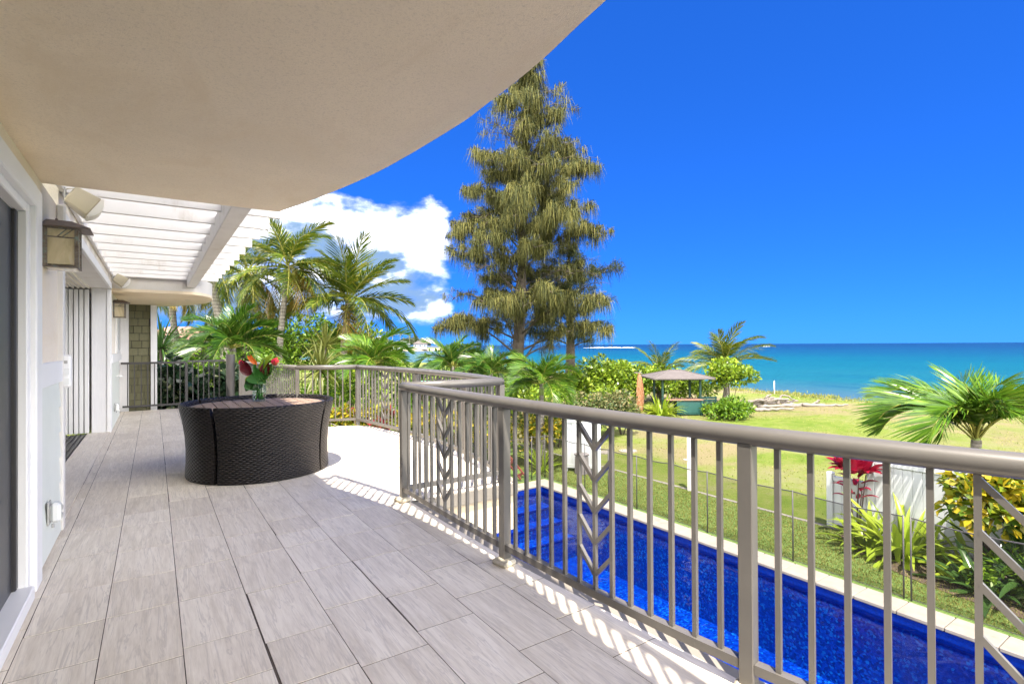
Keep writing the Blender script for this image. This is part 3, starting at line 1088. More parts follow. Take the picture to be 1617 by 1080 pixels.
    sw = box('shingle_wall', 'track', -.454, -.056, 14.47, 14.6, -.3, 2.349)  # dark backing stands in for the shade in the shingle grooves
    rng = random.Random(4)
    z = -.1
    row = 0
    while z < 2.34:
        x = -.453 - (.1 if row % 2 else .02)
        while x < -.057:
            w = rng.choice((.15, .19, .21))
            a, b = max(x, -.453), min(x + w - .010, -.057)
            if b - a > .02:
                zt = min(z + .156, 2.347)
                m = MB().add([(a, 14.435, z), (b, 14.435, z), (b, 14.455, zt), (a, 14.455, zt), (a, 14.47, z), (b, 14.47, z), (b, 14.47, zt), (a, 14.47, zt)],
                             [(0, 1, 2, 3), (0, 4, 5, 1), (0, 3, 7, 4), (1, 5, 6, 2), (3, 2, 6, 7)])
                m.build('shingle', 'shingle', sw)
            x += w
        z += .165
        row += 1
    # --- far balcony slab over the shingled return, rounded seaward end
    pts = spline([(.40, 11.2, 0), (.70, 11.32, 0), (.93, 11.85, 0), (.99, 12.6, 0), (.92, 13.4, 0), (.60, 14.3, 0), (.05, 15.05, 0)], 8)
    poly = [(-.62, 11.2)] + [(p.x, p.y) for p in pts] + [(-.62, 15.2)]
    sl = MB().prism(poly, 2.35, 2.40).build('soffit', 'stucco_cream', H, auto=35)
    MB().prism([(x, y) for x, y in poly], 2.4001, 2.64).build('fascia', 'stucco_grey', sl, auto=35)
    MB().lathe([(0, -.004), (.05, -.004), (.055, .0), (.055, .02)], (.58, 12.6, 2.35), 20).build('downlight', 'almond', sl)
    # --- big curved soffit overhead (underside of the upper balcony)
    edge = spline([(1.02, -1.0, 0), (1.10, .3, 0), (1.166, 1.186, 0), (1.211, 1.598, 0), (1.226, 2.0, 0), (1.222, 2.333, 0), (1.148, 3.123, 0), (1.0, 3.87, 0), (.826, 4.523, 0)], 8)
    poly = [(-.9, -1.0)] + [(p.x, p.y) for p in edge] + [(-.9, 4.565)]
    sf = MB().prism(poly, 2.47, 2.80).build('soffit', 'soffit_stucco', H, auto=30)
    # upper storey and eave, out of the picture above; they keep the sun off the inner half of the floor
    box('wall', 'stucco_white', -.85, W + .0, -2.5, 5.30, 2.801, 5.6)
    box('wall', 'stucco_white', -.85, W + .0, 10.94, 14.6, 2.801, 5.6)
    box('eave', 'white_paint', -7, .22, -2.5, 15.5, 5.601, 5.72)
    box('downpipe', 'white_dirty', W - .001, W + .055, 5.14, 5.20, 2.31, 2.469, b=.012)
    # upper balcony railing
    inset = [Vector((p.x - .06, p.y, 0)) for p in edge]
    U = MB().tube([(p.x, p.y, 3.83) for p in inset], .035, 8).build('guard_rail', 'rail_metal', H)
    MB().tube([(p.x, p.y, 2.92) for p in inset], .02, 6).build('bottom_rail', 'rail_metal', U)
    bal = MB().box(-.011, .011, -.011, .011, 2.92, 3.82).mesh('baluster', 'rail_metal')
    L, acc = 0, 0
    for a, b in zip(inset, inset[1:]):
        seg = (b - a).length
        while acc <= L + seg:
            p = a + (b - a) * ((acc - L) / seg)
            link('baluster', bal, U, (p.x, p.y, 0))
            acc += .118
        L += seg
    return H


def build_pergola():
    P = thing('pergola', 'white wooden pergola of cross slats on one long beam over the balcony', 'pergola', (.5, 8, 2.5))
    MB().bbox(.50, .645, 4.62, 11.75, 2.485, 2.68, .008).build('beam', 'white_dirty', P)
    me = MB().bbox(-.8, .79, -.02, .02, 0, .17, .004).mesh('slat', 'white_dirty')
    for k in range(-1, 11):
        y = 5.35 + .578 * k + (.04 if k < 0 else 0)
        link('slat', me, P, (.2, y, 2.60))
    for i in range(2):
        MB().bbox(-.598, -.565, 4.62, 11.2, 2.60 + i * .002, 2.775, .004).build('ledger', 'white_dirty', P) if i == 0 else None


# ------------------------------------------------------------------ railings
def railing(label, pts, posts=None, mat='rail_metal', z_top=1.03, r=.04, base=(0, 0, 0), spacing=.118, chev=True, flat=False, skip_first=False, skip_last=False, pads=()):
    T = thing('balcony_railing', label, 'railing', base, 'balcony railings')
    P = [Vector((x, y, 0)) for x, y in pts]
    sm = spline(P, 10)
    cum = [0]
    for a, b in zip(sm, sm[1:]):
        cum.append(cum[-1] + (b - a).length)

    def at(s):
        for i in range(len(sm) - 1):
            if s <= cum[i + 1] + 1e-9:
                k = (s - cum[i]) / max(cum[i + 1] - cum[i], 1e-9)
                return sm[i] + (sm[i + 1] - sm[i]) * k, (sm[i + 1] - sm[i]).normalized()
        return sm[-1], (sm[-1] - sm[-2]).normalized()
    ctrl = [cum[min(10 * i, len(cum) - 1)] for i in range(len(P))] if len(P) > 2 else [0, cum[-1]]
    if flat:
        m = MB()
        for a, b in zip(sm, sm[1:]):
            m.bar((a.x, a.y, z_top), (b.x, b.y, z_top), .06, .045)
        m.build('top_rail', mat, T)
    else:
        m = MB().tube([(p.x, p.y, z_top) for p in sm], r, 20)
        for e in (sm[0], sm[-1]):
            m.lathe([(.0005, -r), (r * .5, -r * .866), (r * .866, -r * .5), (r, 0), (r * .866, r * .5), (r * .5, r * .866), (.0005, r)], (e.x, e.y, z_top), 20)
        m.build('top_rail', mat, T, smooth=True)
    bal = MB().box(-.010, .010, -.010, .010, .115, z_top - r * .8).mesh('baluster', mat)
    pst = MB().bbox(-.029, .029, -.029, .029, .005, z_top - r * .7, .003).mesh('post', mat)
    padm = MB().bbox(-.065, .065, -.055, .055, -.0, .035, .012).mesh('base_stone', 'stone_pad')
    for i, s in enumerate(ctrl):
        p, t = at(s)
        a = math.atan2(t.y, t.x)
        if not ((i == 0 and skip_first) or (i == len(ctrl) - 1 and skip_last)):
            link('post', pst, T, (p.x, p.y, 0), (0, 0, a))
            if i in pads:
                link('base_stone', padm, T, (p.x - .02, p.y - .02, 0), (0, 0, a + .2))
        if i == len(ctrl) - 1:
            break
        s1 = ctrl[i + 1]
        L = s1 - s
        n = max(2, round(L / spacing))
        st = L / n
        m = MB()
        q = [at(s + .03 + (L - .06) * k / 8)[0] for k in range(9)]
        for a_, b_ in zip(q, q[1:]):
            m.bar((a_.x, a_.y, .108), (b_.x, b_.y, .108), .042, .04)
        m.build('bottom_rail', mat, T)
        mid = n / 2
        c0 = round(mid)
        for k in range(1, n):
            p, t = at(s + st * k)
            link('baluster', bal, T, (p.x, p.y, 0), (0, 0, math.atan2(t.y, t.x)))
        if chev and L > 1.3:
            pc, pl, pr = (at(s + st * (c0 + q_))[0] for q_ in (0, -1, 1))
            for zi in range(5):
                zc = .20 + .163 * zi
                for e in (pl, pr):
                    MB().bar((e.x, e.y, zc + .125), (pc.x, pc.y, zc), .02, .02).build('chevron_bar', mat, T)
    return T


def build_railings():
    railing('near grey metal railing running from the pool side corner to the right edge', [(2.36, -.35), (1.985, 1.24), (1.875, 2.86), (1.875, 4.53)], base=(1.9, 2, 0), pads=(1, 2, 3))
    railing('short grey railing joining the near corner post to the curved bay', [(1.875, 4.53), (2.93, 4.53)], base=(2.4, 4.53, 0), skip_first=True, chev=False)
    railing('curved grey railing around the sunlit bay behind the wicker table', [(2.93, 4.53), (3.13, 5.6), (3.19, 7.2), (2.99, 9.30)], base=(3.1, 7, 0), skip_first=True)
    railing('grey railing from the bay corner back towards the thin round column', [(2.99, 9.30), (2.06, 9.66)], base=(2.5, 9.5, 0), skip_first=True, chev=False)
    railing('side railing of closely seen bars behind the flower vase', [(2.06, 9.66), (1.70, 14.0)], base=(1.9, 12, 0), skip_first=True, chev=False)
    railing('dark railing in front of the olive shingled wall and sea grape hedge', [(-.59, 14.22), (.62, 14.22)], mat='dark_metal', z_top=1.05, r=.025, base=(0, 14.22, 0), chev=False, flat=True, skip_first=True)
    railing('dark railing between the square post and the round column', [(.64, 14.24), (1.40, 14.35)], mat='dark_metal', z_top=1.07, r=.025, base=(1, 14.3, 0), chev=False, flat=True, skip_first=True, skip_last=True)
    c = MB().tube([(1.50, 14.05, -.3), (1.50, 14.05, 1.22)], .095, 24)
    c.build('column', 'dark_metal', None, label='short round grey column where the far railings meet', cat='column', base=Vector((1.5, 14.05, -.3)), auto=40)


# ------------------------------------------------------------------ things on the wall
def wall_lantern(label, y, x0=-.6, z0=1.93):
    T = thing('wall_lantern', label, 'lantern', (x0, y, z0), 'wall lanterns')
    X0, X1, Y0, Y1, Z0, Z1 = x0 + .015, x0 + .175, y, y + .17, z0, z0 + .265
    MB().bbox(x0, x0 + .02, y + .03, y + .14, z0 + .04, z0 + .24, .004).build('back_plate', 'copper', T)
    fr = MB()
    t = .011
    for x in (X0, X1):
        for yy in (Y0, Y1):
            fr.box(x - t, x + t, yy - t, yy + t, Z0, Z1)
    for z in (Z0, Z1 - .012):
        for yy in (Y0, Y1):
            fr.box(X0 + t, X1 - t, yy - t * .8, yy + t * .8, z, z + .012)
        for x in (X0, X1):
            fr.box(x - t * .8, x + t * .8, Y0 + t, Y1 - t, z, z + .012)
    fr.box(X0, X1, Y0 - .008, Y0 + .004, Z0 + .195, Z0 + .203)
    fr.bar((X0 + .06, Y0 - .006, Z0 + .20), (X0 + .115, Y0 - .006, Z0 + .262), .006, .006)
    fr.bar((X0 + .085, Y0 - .006, Z0 + .20), (X0 + .145, Y0 - .006, Z0 + .258), .006, .006)
    fr.box(X1 - .004, X1 + .008, Y0, Y1, Z0 + .195, Z0 + .203)
    fr.build('frame', 'copper', T)
    for args in ((X0, X1, Y0 - .001, Y0 + .002, Z0 + .02, Z1), (X0, X1, Y1 - .002, Y1 + .002, Z0 + .02, Z1), (X1 - .002, X1 + .002, Y0, Y1, Z0 + .02, Z1), (X0, X1, Y0, Y1, Z0 - .004, Z0 - .001)):
        MB().box(*args).build('glass_pane', 'art_glass', T)
    m = MB()
    e = .045
    a0, a1, b0, b1 = X0 - .02, X1 + .075, Y0 - e, Y1 + e
    zt = Z1 + .052
    ridge = [((X0 + .00), (Y0 + Y1) / 2 - .05), ((X1 - .03), (Y0 + Y1) / 2 - .05), (X1 - .03, (Y0 + Y1) / 2 + .05), (X0, (Y0 + Y1) / 2 + .05)]
    lo = [(a0, b0), (a1, b0), (a1, b1), (a0, b1)]
    m.add([(x, yy, Z1 + .004) for x, yy in lo] + [(x, yy, zt) for x, yy in ridge] + [(x, yy, Z1 - .003) for x, yy in lo],
          [(0, 1, 5, 4), (1, 2, 6, 5), (2, 3, 7, 6), (3, 0, 4, 7), (4, 5, 6, 7), (8, 11, 10, 9), (0, 8, 9, 1), (1, 9, 10, 2), (2, 10, 11, 3), (3, 11, 8, 0)])
    m.build('cap', 'copper_roof', T)
    MB().lathe([(.001, .0), (.008, 0), (.008, .012), (.001, .016)], ((X0 + X1) / 2 - .03, (Y0 + Y1) / 2 - .02, zt), 10).build('finial', 'copper_roof', T)


def speaker(label, loc, s=1.0):
    T = thing('outdoor_speaker', label, 'speaker', loc, 'outdoor speakers')
    mat = Matrix.Rotation(R(8), 4, 'Z') @ Matrix.Rotation(R(33), 4, 'Y')
    w, h, L = .085 * s, .075 * s, .17 * s

    def tf(v):
        q = mat @ Vector((v[0], v[1], v[2]))
        return (q.x + loc[0] + .10 * s, q.y + loc[1], q.z + loc[2] - .01 * s)
    b = MB()
    b.bbox(-L / 2, L / 2 - .02, -w, w, -h, h, .008)
    # flared: narrower at the back
    b.v = [tf((x, y * (1 if x > 0 else .82), z * (1 if x > 0 else .80))) for x, y, z in b.v]
    b.build('cabinet', 'almond', T)
    g = MB()
    n = 9
    vv, ff = [], []
    for i in range(n):
        a = -1 + 2 * i / (n - 1)
        xo = L / 2 - .019 + .045 * s * (1 - a * a * .75)
        vv += [(xo, -w * 1.04, a * h * 1.04), (xo, w * 1.04, a * h * 1.04), (L / 2 - .02, -w * 1.04, a * h * 1.04), (L / 2 - .02, w * 1.04, a * h * 1.04)]
    for i in range(n - 1):
        k = i * 4
        ff += [(k, k + 1, k + 5, k + 4), (k, k + 4, k + 6, k + 2), (k + 1, k + 3, k + 7, k + 5)]
    ff += [(0, 2, 3, 1), (4 * n - 4, 4 * n - 3, 4 * n - 1, 4 * n - 2), (2, 4 * n - 2, 4 * n - 1, 3)]
    g.add([tf(v) for v in vv], ff)
    g.build('grille', 'almond_face', T)
    m = MB()
    m.bbox(loc[0], loc[0] + .012, loc[1] - .03, loc[1] + .03, loc[2] - .03, loc[2] + .09, .003)
    m.tube([(loc[0] + .008, loc[1], loc[2] + .02), tf((-L / 2 + .01, 0, 0))], .012, 8)
    m.build('bracket', 'grey_plastic', T)
    MB().tube(spline([(loc[0] + .01, loc[1], loc[2] + .08), (loc[0] + .05, loc[1] - .02, loc[2] + .085), tf((-.03, 0, h))], 6), .0035, 6).build('cable', 'almond', T)


def outlet_cover(label, y, z):
    T = thing('outlet_cover', label, 'outlet', (-.58, y, z), 'weatherproof outlet covers')
    x = -.579
    MB().bbox(x, x + .012, y - .05, y + .05, z - .075, z + .075, .004).build('back_plate', 'grey_plastic', T)
    c = MB().bbox(x + .012, x + .07, y - .042, y + .042, z - .065, z + .065, .018)
    lid = c.build('bubble_lid', 'clear_plastic', T)
    for k in (-1, 1):
        MB().bbox(x + .068, x + .076, y - .025, y + .025, z + k * .026 - .014, z + k * .026 + .014, .004).build('rib', 'grey_plastic', lid)
    MB().tube([(x + .03, y - .04, z - .065), (x + .03, y - .04, z - .09)], .008, 8).build('hinge', 'grey_plastic', T)


def build_wall_things():
    wall_lantern('near copper and amber glass wall lantern beside the sliding door', 4.56)
    wall_lantern('far copper wall lantern above the window next to the olive shingles', 11.75)
    speaker('near beige outdoor speaker mounted under the soffit corner', (-.565, 5.27, 2.535), 1.12)
    speaker('far beige outdoor speaker on the wall under the pergola', (-.568, 11.0, 2.53), 1.12)
    outlet_cover('clear covered outlet low on the near pale green siding', 4.62, .31)
    outlet_cover('small covered outlet low on the far pale green siding', 11.78, .33)
    T = thing('motion_sensor', 'white motion sensor box with two square lenses on the corner trim', 'sensor', (-.58, 5.30, 1.2))
    MB().bbox(-.606, -.525, 5.255, 5.334, 1.095, 1.345, .014).build('housing', 'white_paint', T)
    for zz in (1.215, 1.14):
        MB().bbox(-.572, -.534, 5.248, 5.256, zz - .022, zz + .026, .003).build('lens', 'clear_plastic', T)
    MB().bbox(-.565, -.545, 5.248, 5.256, 1.278, 1.302, .002).build('eye', 'grey_plastic', T)
    MB().bbox(-.598, -.588, 5.249, 5.256, 1.12, 1.28, .002).build('side_slot', 'dark_metal', T)
    T = thing('hose_hook', 'small white round hook on the far pale siding', 'hook', (-.56, 12.6, .85))
    MB().tube([(-.58, 12.6, .85), (-.53, 12.6, .85)], .02, 12).build('stem', 'white_paint', T)
    MB().lathe([(.001, -.012), (.034, -.012), (.04, 0), (.034, .012), (.001, .012)], (-.525, 12.6, .85), 16).build('knob', 'white_paint', T)


# ------------------------------------------------------------------ wicker table set and flowers
TC = (1.01, 6.64)
TK = .866


def build_table():
    names = ['left black wicker nesting chair of the round table set', 'front black wicker nesting chair facing the camera', 'right black wicker nesting chair in the sun', 'back black wicker nesting chair on the railing side of the table']
    seam0 = R(227.7)
    order = {0: 1, 1: 2, 2: 3, 3: 0}
    prof = [(.40, .37), (.79, .37), (.825, .45), (.845, .62), (.868, .72), (.876, .765), (.886, .782), (.902, .788), (.917, .782), (.921, .765), (.905, .70), (.878, .60), (.853, .45), (.842, .30), (.842, .15), (.852, .02), (.845, .006), (.40, .006)]
    prof = [(r_ * TK, z) for r_, z in prof]
    for i in range(4):
        g = .024
        a0, a1 = seam0 + i * math.pi / 2 + g, seam0 + (i + 1) * math.pi / 2 - g
        T = thing('wicker_chair', names[order[i]], 'chair', (TC[0], TC[1], 0), 'nesting wicker chairs')
        m = MB().lathe(prof + prof[:1], (TC[0], TC[1], 0), 40, a0, a1)
        k = len(prof) + 1
        n0 = 0
        m.f.append(tuple(range(k - 1)))
        m.mi.append(0)
        m.f.append(tuple(40 * k + q for q in range(k - 1))[::-1])
        m.mi.append(0)
        m.build('shell', 'wicker', T, auto=35)
        am = (a0 + a1) / 2
        MB().lathe([(.36, .372), (.36, .44), (.38, .455), (.65, .455), (.67, .44), (.67, .372)], (TC[0], TC[1], 0), 20, a0 + .05, a1 - .05, cap=True).build('seat_cushion', 'table_rim', T, auto=35)
    T = thing('round_table', 'round slatted wood topped table inside the wicker chair ring', 'table', (TC[0], TC[1], 0))
    MB().lathe([(r_ * TK, z) for r_, z in [(.78, .655), (.826, .66), (.836, .70), (.836, .735), (.828, .742), (.782, .742), (.778, .735), (.778, .66), (.78, .655)]], (TC[0], TC[1], 0), 72).build('rim', 'table_rim', T, auto=40)
    MB().lathe([(.001, .0), (.34, .0), (.34, .03), (.10, .06), (.08, .30), (.10, .62), (.30, .655), (.672, .66), (.672, .668), (.001, .668)], (TC[0], TC[1], 0), 40).build('pedestal', 'wicker', T, auto=40)
    MB().lathe([(.001, .70), (.67, .70), (.67, .712), (.001, .712)], (TC[0], TC[1], 0), 48).build('under_board', 'track', T)
    Rr = .772 * TK
    n = 12
    w = 2 * Rr / n
    for i in range(n):
        a, b = -Rr + i * w + .0055, -Rr + (i + 1) * w - .0055
        top, bot = [], []
        for k in range(7):
            x = a + (b - a) * k / 6
            y = math.sqrt(max(Rr * Rr - x * x, .0))
            top.append((x, y))
            bot.append((x, -y))
        poly = bot + top[::-1]
        poly = [(x * .999 + TC[0], y + TC[1]) for x, y in poly]
        if i in (0, n - 1):
            poly = [p for j_, p in enumerate(poly) if not (abs(p[1] - TC[1]) < .02)]
        MB().prism(poly, .713, .744).build('slat', 'teak_slat', T)
    # vase
    vx, vy, vz = 1.045, 6.95, .745
    V = thing('glass_vase', 'clear glass vase of water and stems on the round table', 'vase', (vx, vy, vz))
    MB().lathe([(.001, .001), (.066, .001), (.072, .012), (.074, .10), (.074, .20), (.071, .20), (.070, .10), (.068, .018), (.001, .016)], (vx, vy, vz), 36).build('glass', 'glass', V, smooth=True)
    # bouquet
    B = thing('flower_bouquet', 'tropical bouquet of dark red anthuriums, orange and pink flowers and big leaves', 'bouquet', (vx, vy, vz + .02))
    rg = random.Random(9)
    Rv = Vector((rx.x, rx.y, 0)).normalized()      # sideways and towards the house wall, as arranged on the table
    Fv = Vector((rx.y, -rx.x, 0)).normalized()

    def pt(a, h, dep=0):
        return Vector((vx, vy, vz)) + Rv * a - Fv * dep * -1 + Vector((0, 0, h))

    def stem(a, h, dep=0, r_=.006):
        p = [pt(rg.uniform(-.04, .04), .02, rg.uniform(-.04, .04)), pt(a * .25, .2, dep * .3), pt(a, h, dep)]
        return MB().tube(spline(p, 6), r_, 6).build('stem', 'flower_leaf', B, smooth=True)

    def blade(name, mat, base, tip, width, nrm, par, cup=.15, n_=8, heart=0.0):
        base, tip = Vector(base), Vector(tip)
        ax = tip - base
        L_ = ax.length
        s_ = ax.normalized().cross(Vector(nrm)).normalized()
        nn = s_.cross(ax.normalized()).normalized()
        vv, ff = [], []
        for k in range(n_ + 1):
            t = k / n_
            wd = width * (math.sin(math.pi * min(1, (t * (1 - heart) + heart)) ** .8) ** .75 if t < 1 else 0) * .5
            wd = max(wd, .002)
            c_ = base + ax * t + nn * (cup * L_ * math.sin(math.pi * t) * .5)
            vv += [c_ - s_ * wd + nn * wd * .5, c_, c_ + s_ * wd + nn * wd * .5]
        for k in range(n_):
            b_ = 3 * k
            ff += [(b_, b_ + 1, b_ + 4, b_ + 3), (b_ + 1, b_ + 2, b_ + 5, b_ + 4)]
        return MB().add(vv, ff).build(name, mat, par, smooth=True)
    tow = -Fv if Fv.dot(Vector((vx, vy, 0))) > 0 else Fv
    tw = tow + Vector((0, 0, .3))
    for a, h, dp in ((-.12, .36, 0), (.07, .36, 0), (-.07, .47, 0), (.16, .45, 0), (.08, .5, .03), (-.05, .3, 0), (.02, .26, 0), (.12, .3, 0)):
        stem(a, h, dp)
    blade('anthurium', 'anthurium', pt(-.10, .30), pt(-.205, .50), .13, tw, B)
    blade('anthurium', 'anthurium', pt(.085, .30), pt(.105, .49), .125, tw, B)
    blade('anthurium', 'petal_pink', pt(-.19, .43), pt(-.225, .50), .06, tw, B)
    blade('heliconia', 'petal_orange', pt(-.02, .44), pt(-.14, .545), .055, tw, B)
    blade('heliconia', 'petal_orange', pt(-.03, .43), pt(-.10, .56), .035, tw, B)
    blade('ginger_flower', 'petal_pink', pt(.17, .43), pt(.225, .52), .08, tw, B)
    blade('ginger_flower', 'petal_pink', pt(.19, .43), pt(.24, .49), .06, tw, B)
    blade('leaf', 'lily', pt(-.0, .33), pt(.17, .575), .085, tw, B)
    blade('leaf', 'flower_leaf', pt(-.09, .33), pt(.09, .215), .19, tw, B, heart=.25)
    blade('leaf', 'flower_leaf', pt(-.10, .24), pt(-.03, .13), .17, tw, B, heart=.2)
    blade('leaf', 'flower_leaf', pt(-.05, .25), pt(-.16, .12), .13, tw, B, heart=.2)
    blade('leaf', 'lily', pt(-.10, .31), pt(-.145, .19), .07, tw, B)
    blade('leaf', 'flower_leaf', pt(.04, .26), pt(.12, .33), .10, tw, B)
    blade('leaf', 'flower_leaf', pt(.11, .30), pt(.15, .45), .09, tw, B)
    blade('leaf', 'flower_leaf', pt(-.03, .28), pt(-.05, .48), .05, tw, B)
    # feathery fern sprays on the right
    vv, ff = [], []
    for _ in range(420):
        t = rg.random()
        a_, h_ = .06 + t * .22 + rg.uniform(-.06, .05), .22 + t * .24 + rg.uniform(-.09, .07)
        p = pt(a_, h_, rg.uniform(-.06, .06))
        d_ = Vector((rg.uniform(-1, 1), rg.uniform(-1, 1), rg.uniform(-.6, 1))).normalized() * .035
        s_ = d_.cross(Vector((rg.uniform(-1, 1), rg.uniform(-1, 1), 1))).normalized() * .0035
        b_ = len(vv)
        vv += [p - s_, p + s_, p + d_ + s_ * .3, p + d_ - s_ * .3]
        ff.append((b_, b_ + 1, b_ + 2, b_ + 3))
    MB().add(vv, ff).build('fern_spray', 'bright_bush', B, kind='stuff')


# ------------------------------------------------------------------ vegetation builders
def unit(a):
    return a / np.maximum(np.linalg.norm(a, axis=-1, keepdims=True), 1e-9)


def leaf_quads(pos, axis, nrm, length, width, fold=.25):
    """diamond leaves: pos = leaf base, axis = direction to the tip"""
    axis = unit(axis)
    side = unit(np.cross(axis, nrm))
    up = np.cross(side, axis)
    L = np.asarray(length).reshape(-1, 1)
    W = np.asarray(width).reshape(-1, 1) * .5
    mid = pos + axis * L * .5
    v = np.stack([pos, mid + side * W + up * W * fold, pos + axis * L - up * L * .12, mid - side * W + up * W * fold], 1)
    n = len(pos)
    q = np.arange(4 * n).reshape(n, 4)
    return v.reshape(-1, 3), q


def leaf_cloud(rng, rad, n, size, K, clump, aspect=.5, lo=-.35, droop=0., flat=0.):
    rad = np.array(rad, float)
    d = unit(rng.normal(size=(K * 4, 3)))
    d = d[d[:, 2] > lo][:K]
    cc = d * rad * rng.uniform(.45, .95, (len(d), 1))
    k = rng.integers(0, len(cc), n)
    off = unit(rng.normal(size=(n, 3)))
    csz = rng.uniform(.6, 1.25, len(cc))[k][:, None]
    pos = cc[k] + off * clump * csz * rng.uniform(.35, 1, (n, 1)) ** .6 * np.array([1, 1, .8])
    out = unit(off + .5 * unit(pos / rad))
    axis = out + rng.normal(size=(n, 3)) * .6 + np.array([0, 0, -droop])
    nrm = out * .6 + np.array([0, 0, .8 + flat]) + rng.normal(size=(n, 3)) * .45
    s = size * rng.uniform(.65, 1.25, n)
    return leaf_quads(pos, axis, nrm, s, s * aspect)


def bush(name, label, cat, base, rad, n, size, mat, seed, K=26, clump=.35, aspect=.5, lift=.55, stems=4, group=None, lo=-.35, droop=0., stem_mat='bark'):
    """base: ground point; the leafy mass is an ellipsoid of clumps standing on stems"""
    rng = np.random.default_rng(seed)
    T = thing(name, label, cat, base, group)
    v, q = leaf_cloud(rng, rad, n, size, K, clump * float(np.mean(rad)), aspect, lo, droop)
    v = v + np.array([0, 0, rad[2] * lift * 1.0 + .0])
    v[:, 2] = np.maximum(v[:, 2], .02)
    link('crown', npmesh('crown', v, q, mat), T, base)
    m = MB()
    r_ = random.Random(seed)
    for i in range(stems):
        a = r_.uniform(0, 6.28)
        e = Vector((math.cos(a) * rad[0] * .5, math.sin(a) * rad[1] * .5, rad[2] * lift * r_.uniform(.8, 1.4)))
        s0 = Vector((math.cos(a) * .06, math.sin(a) * .06, -.03))
        m.tube([s0 + Vector(base), s0.lerp(e, .5) + Vector((0, 0, .1)) + Vector(base), e + Vector(base)], [.03, .022, .01], 6)
    m.build('trunk', stem_mat, T, smooth=True)
    return T


def frond_mesh(name, L, n, leaf_len, leaf_w, arch, droop, vee, seed, mats, start=.14, curl=0.):
    """a pinnate palm frond: rachis along +X bending down, leaflets on both sides"""
    rng = np.random.default_rng(seed)
    ns = 16
    ts = np.linspace(0, 1, ns)
    th = -arch * ts ** 1.35
    dx = np.cos(th) * L / (ns - 1)
    dz = np.sin(th) * L / (ns - 1)
    px = np.concatenate([[0], np.cumsum(dx[:-1])])
    pz = np.concatenate([[0], np.cumsum(dz[:-1])])
    py = curl * L * ts ** 2
    V, Q, M = [], [], []
    base = 0
    # rachis: three-sided, tapering
    for i in range(ns):
        r_ = .022 * L / 2 * (1 - ts[i] * .9) + .003
        t = np.array([math.cos(th[i]), 0, math.sin(th[i])])
        up = np.array([-t[2], 0, t[0]])
        c = np.array([px[i], py[i], pz[i]])
        V += [c + up * r_ * .5, c - up * r_ * .5 + np.array([0, r_, 0]), c - up * r_ * .5 - np.array([0, r_, 0])]
    for i in range(ns - 1):
        for k in range(3):
            Q.append([i * 3 + k, i * 3 + (k + 1) % 3, i * 3 + 3 + (k + 1) % 3, i * 3 + 3 + k])
            M.append(1)
    for i in range(n):
        for sd in (-1, 1):
            t = start + (1 - start) * (i + rng.uniform(-.3, .3) + .5) / n
            t = min(max(t, start), .995)
            x = np.interp(t, ts, px)
            z = np.interp(t, ts, pz)
            y = np.interp(t, ts, py)
            a = np.interp(t, ts, th)
            tan = np.array([math.cos(a), 0, math.sin(a)])
            up = np.array([-tan[2], 0, tan[0]])
            u = (t - start) / (1 - start)
            ln = leaf_len * (math.sin(math.pi * (.16 + .80 * u)) ** .7 + .05) * rng.uniform(.85, 1.1)
            fwd = R(32 + 38 * u + rng.uniform(-7, 7))
            d = np.array([0, sd, 0]) * math.cos(fwd) + tan * math.sin(fwd)
            ve = vee + rng.uniform(-.16, .16)
            d = d + up * ve
            d /= np.linalg.norm(d)
            g = np.array([0, 0, -1.]) * droop * rng.uniform(.75, 1.3)
            p0 = np.array([x, y, z])
            p1 = p0 + d * ln * .38 + g * ln * .07
            p2 = p0 + d * ln * .72 + g * ln * .30
            p3 = p0 + d * ln * .96 + g * ln * .66
            w = leaf_w * rng.uniform(.8, 1.15)
            wd = tan * .9 + up * .25 * sd
            wd = wd / np.linalg.norm(wd)
            b = len(V)
            for p, ww in ((p0, .35), (p1, 1.), (p2, .75), (p3, .08)):
                V += [p - wd * w * ww * .5, p + wd * w * ww * .5]
            for k in range(3):
                Q.append([b + 2 * k, b + 2 * k + 1, b + 2 * k + 3, b + 2 * k + 2])
                M.append(0)
    return npmesh(name, V, Q, mats, M)


FROND = {}


def fronds(kind):
    if kind in FROND:
        return FROND[kind]
    L = []
    if kind == 'coco':
        for i, (ar, dr) in enumerate(((.55, .35), (.85, .55), (1.15, .7), (.7, .45), (1.0, .8))):
            L.append(frond_mesh('frond', 1, 56, .30, .0195, ar, dr, .25, 10 + i, ['coco_leaf', 'rachis'], curl=(-.05, .06, .03, -.08, .05)[i]))
    elif kind == 'coco_dry':
        for i, (ar, dr) in enumerate(((.9, .9), (1.3, 1.0))):
            L.append(frond_mesh('frond', 1, 46, .27, .020, ar, dr, .1, 30 + i, ['coco_dry', 'rachis'], curl=.05))
    elif kind in ('manila', 'manila_young'):
        for i, (ar, dr) in enumerate(((1.2, .3), (1.8, .45), (2.3, .5), (1.5, .35))):
            L.append(frond_mesh('frond', 1, 46, .36, .030, ar, dr, .42, 50 + i + (9 if kind == 'manila_young' else 0), [kind + ('_leaf' if kind == 'manila' else ''), 'rachis'], start=.2, curl=(.04, -.06, .05, -.03)[i]))
    elif kind == 'manila_arch':
        for i, (ar, dr) in enumerate(((1.9, .35), (2.3, .45), (2.6, .5), (2.1, .4))):
            L.append(frond_mesh('frond', 1, 50, .36, .030, ar, dr, .40, 80 + i, ['manila_young', 'rachis'], start=.2, curl=(.04, -.06, .05, -.03)[i]))
    elif kind == 'manila_dry':
        L.append(frond_mesh('frond', 1, 34, .26, .035, 1.7, 1.0, .0, 71, ['coco_dry', 'rachis'], start=.2))
    FROND[kind] = L
    return L


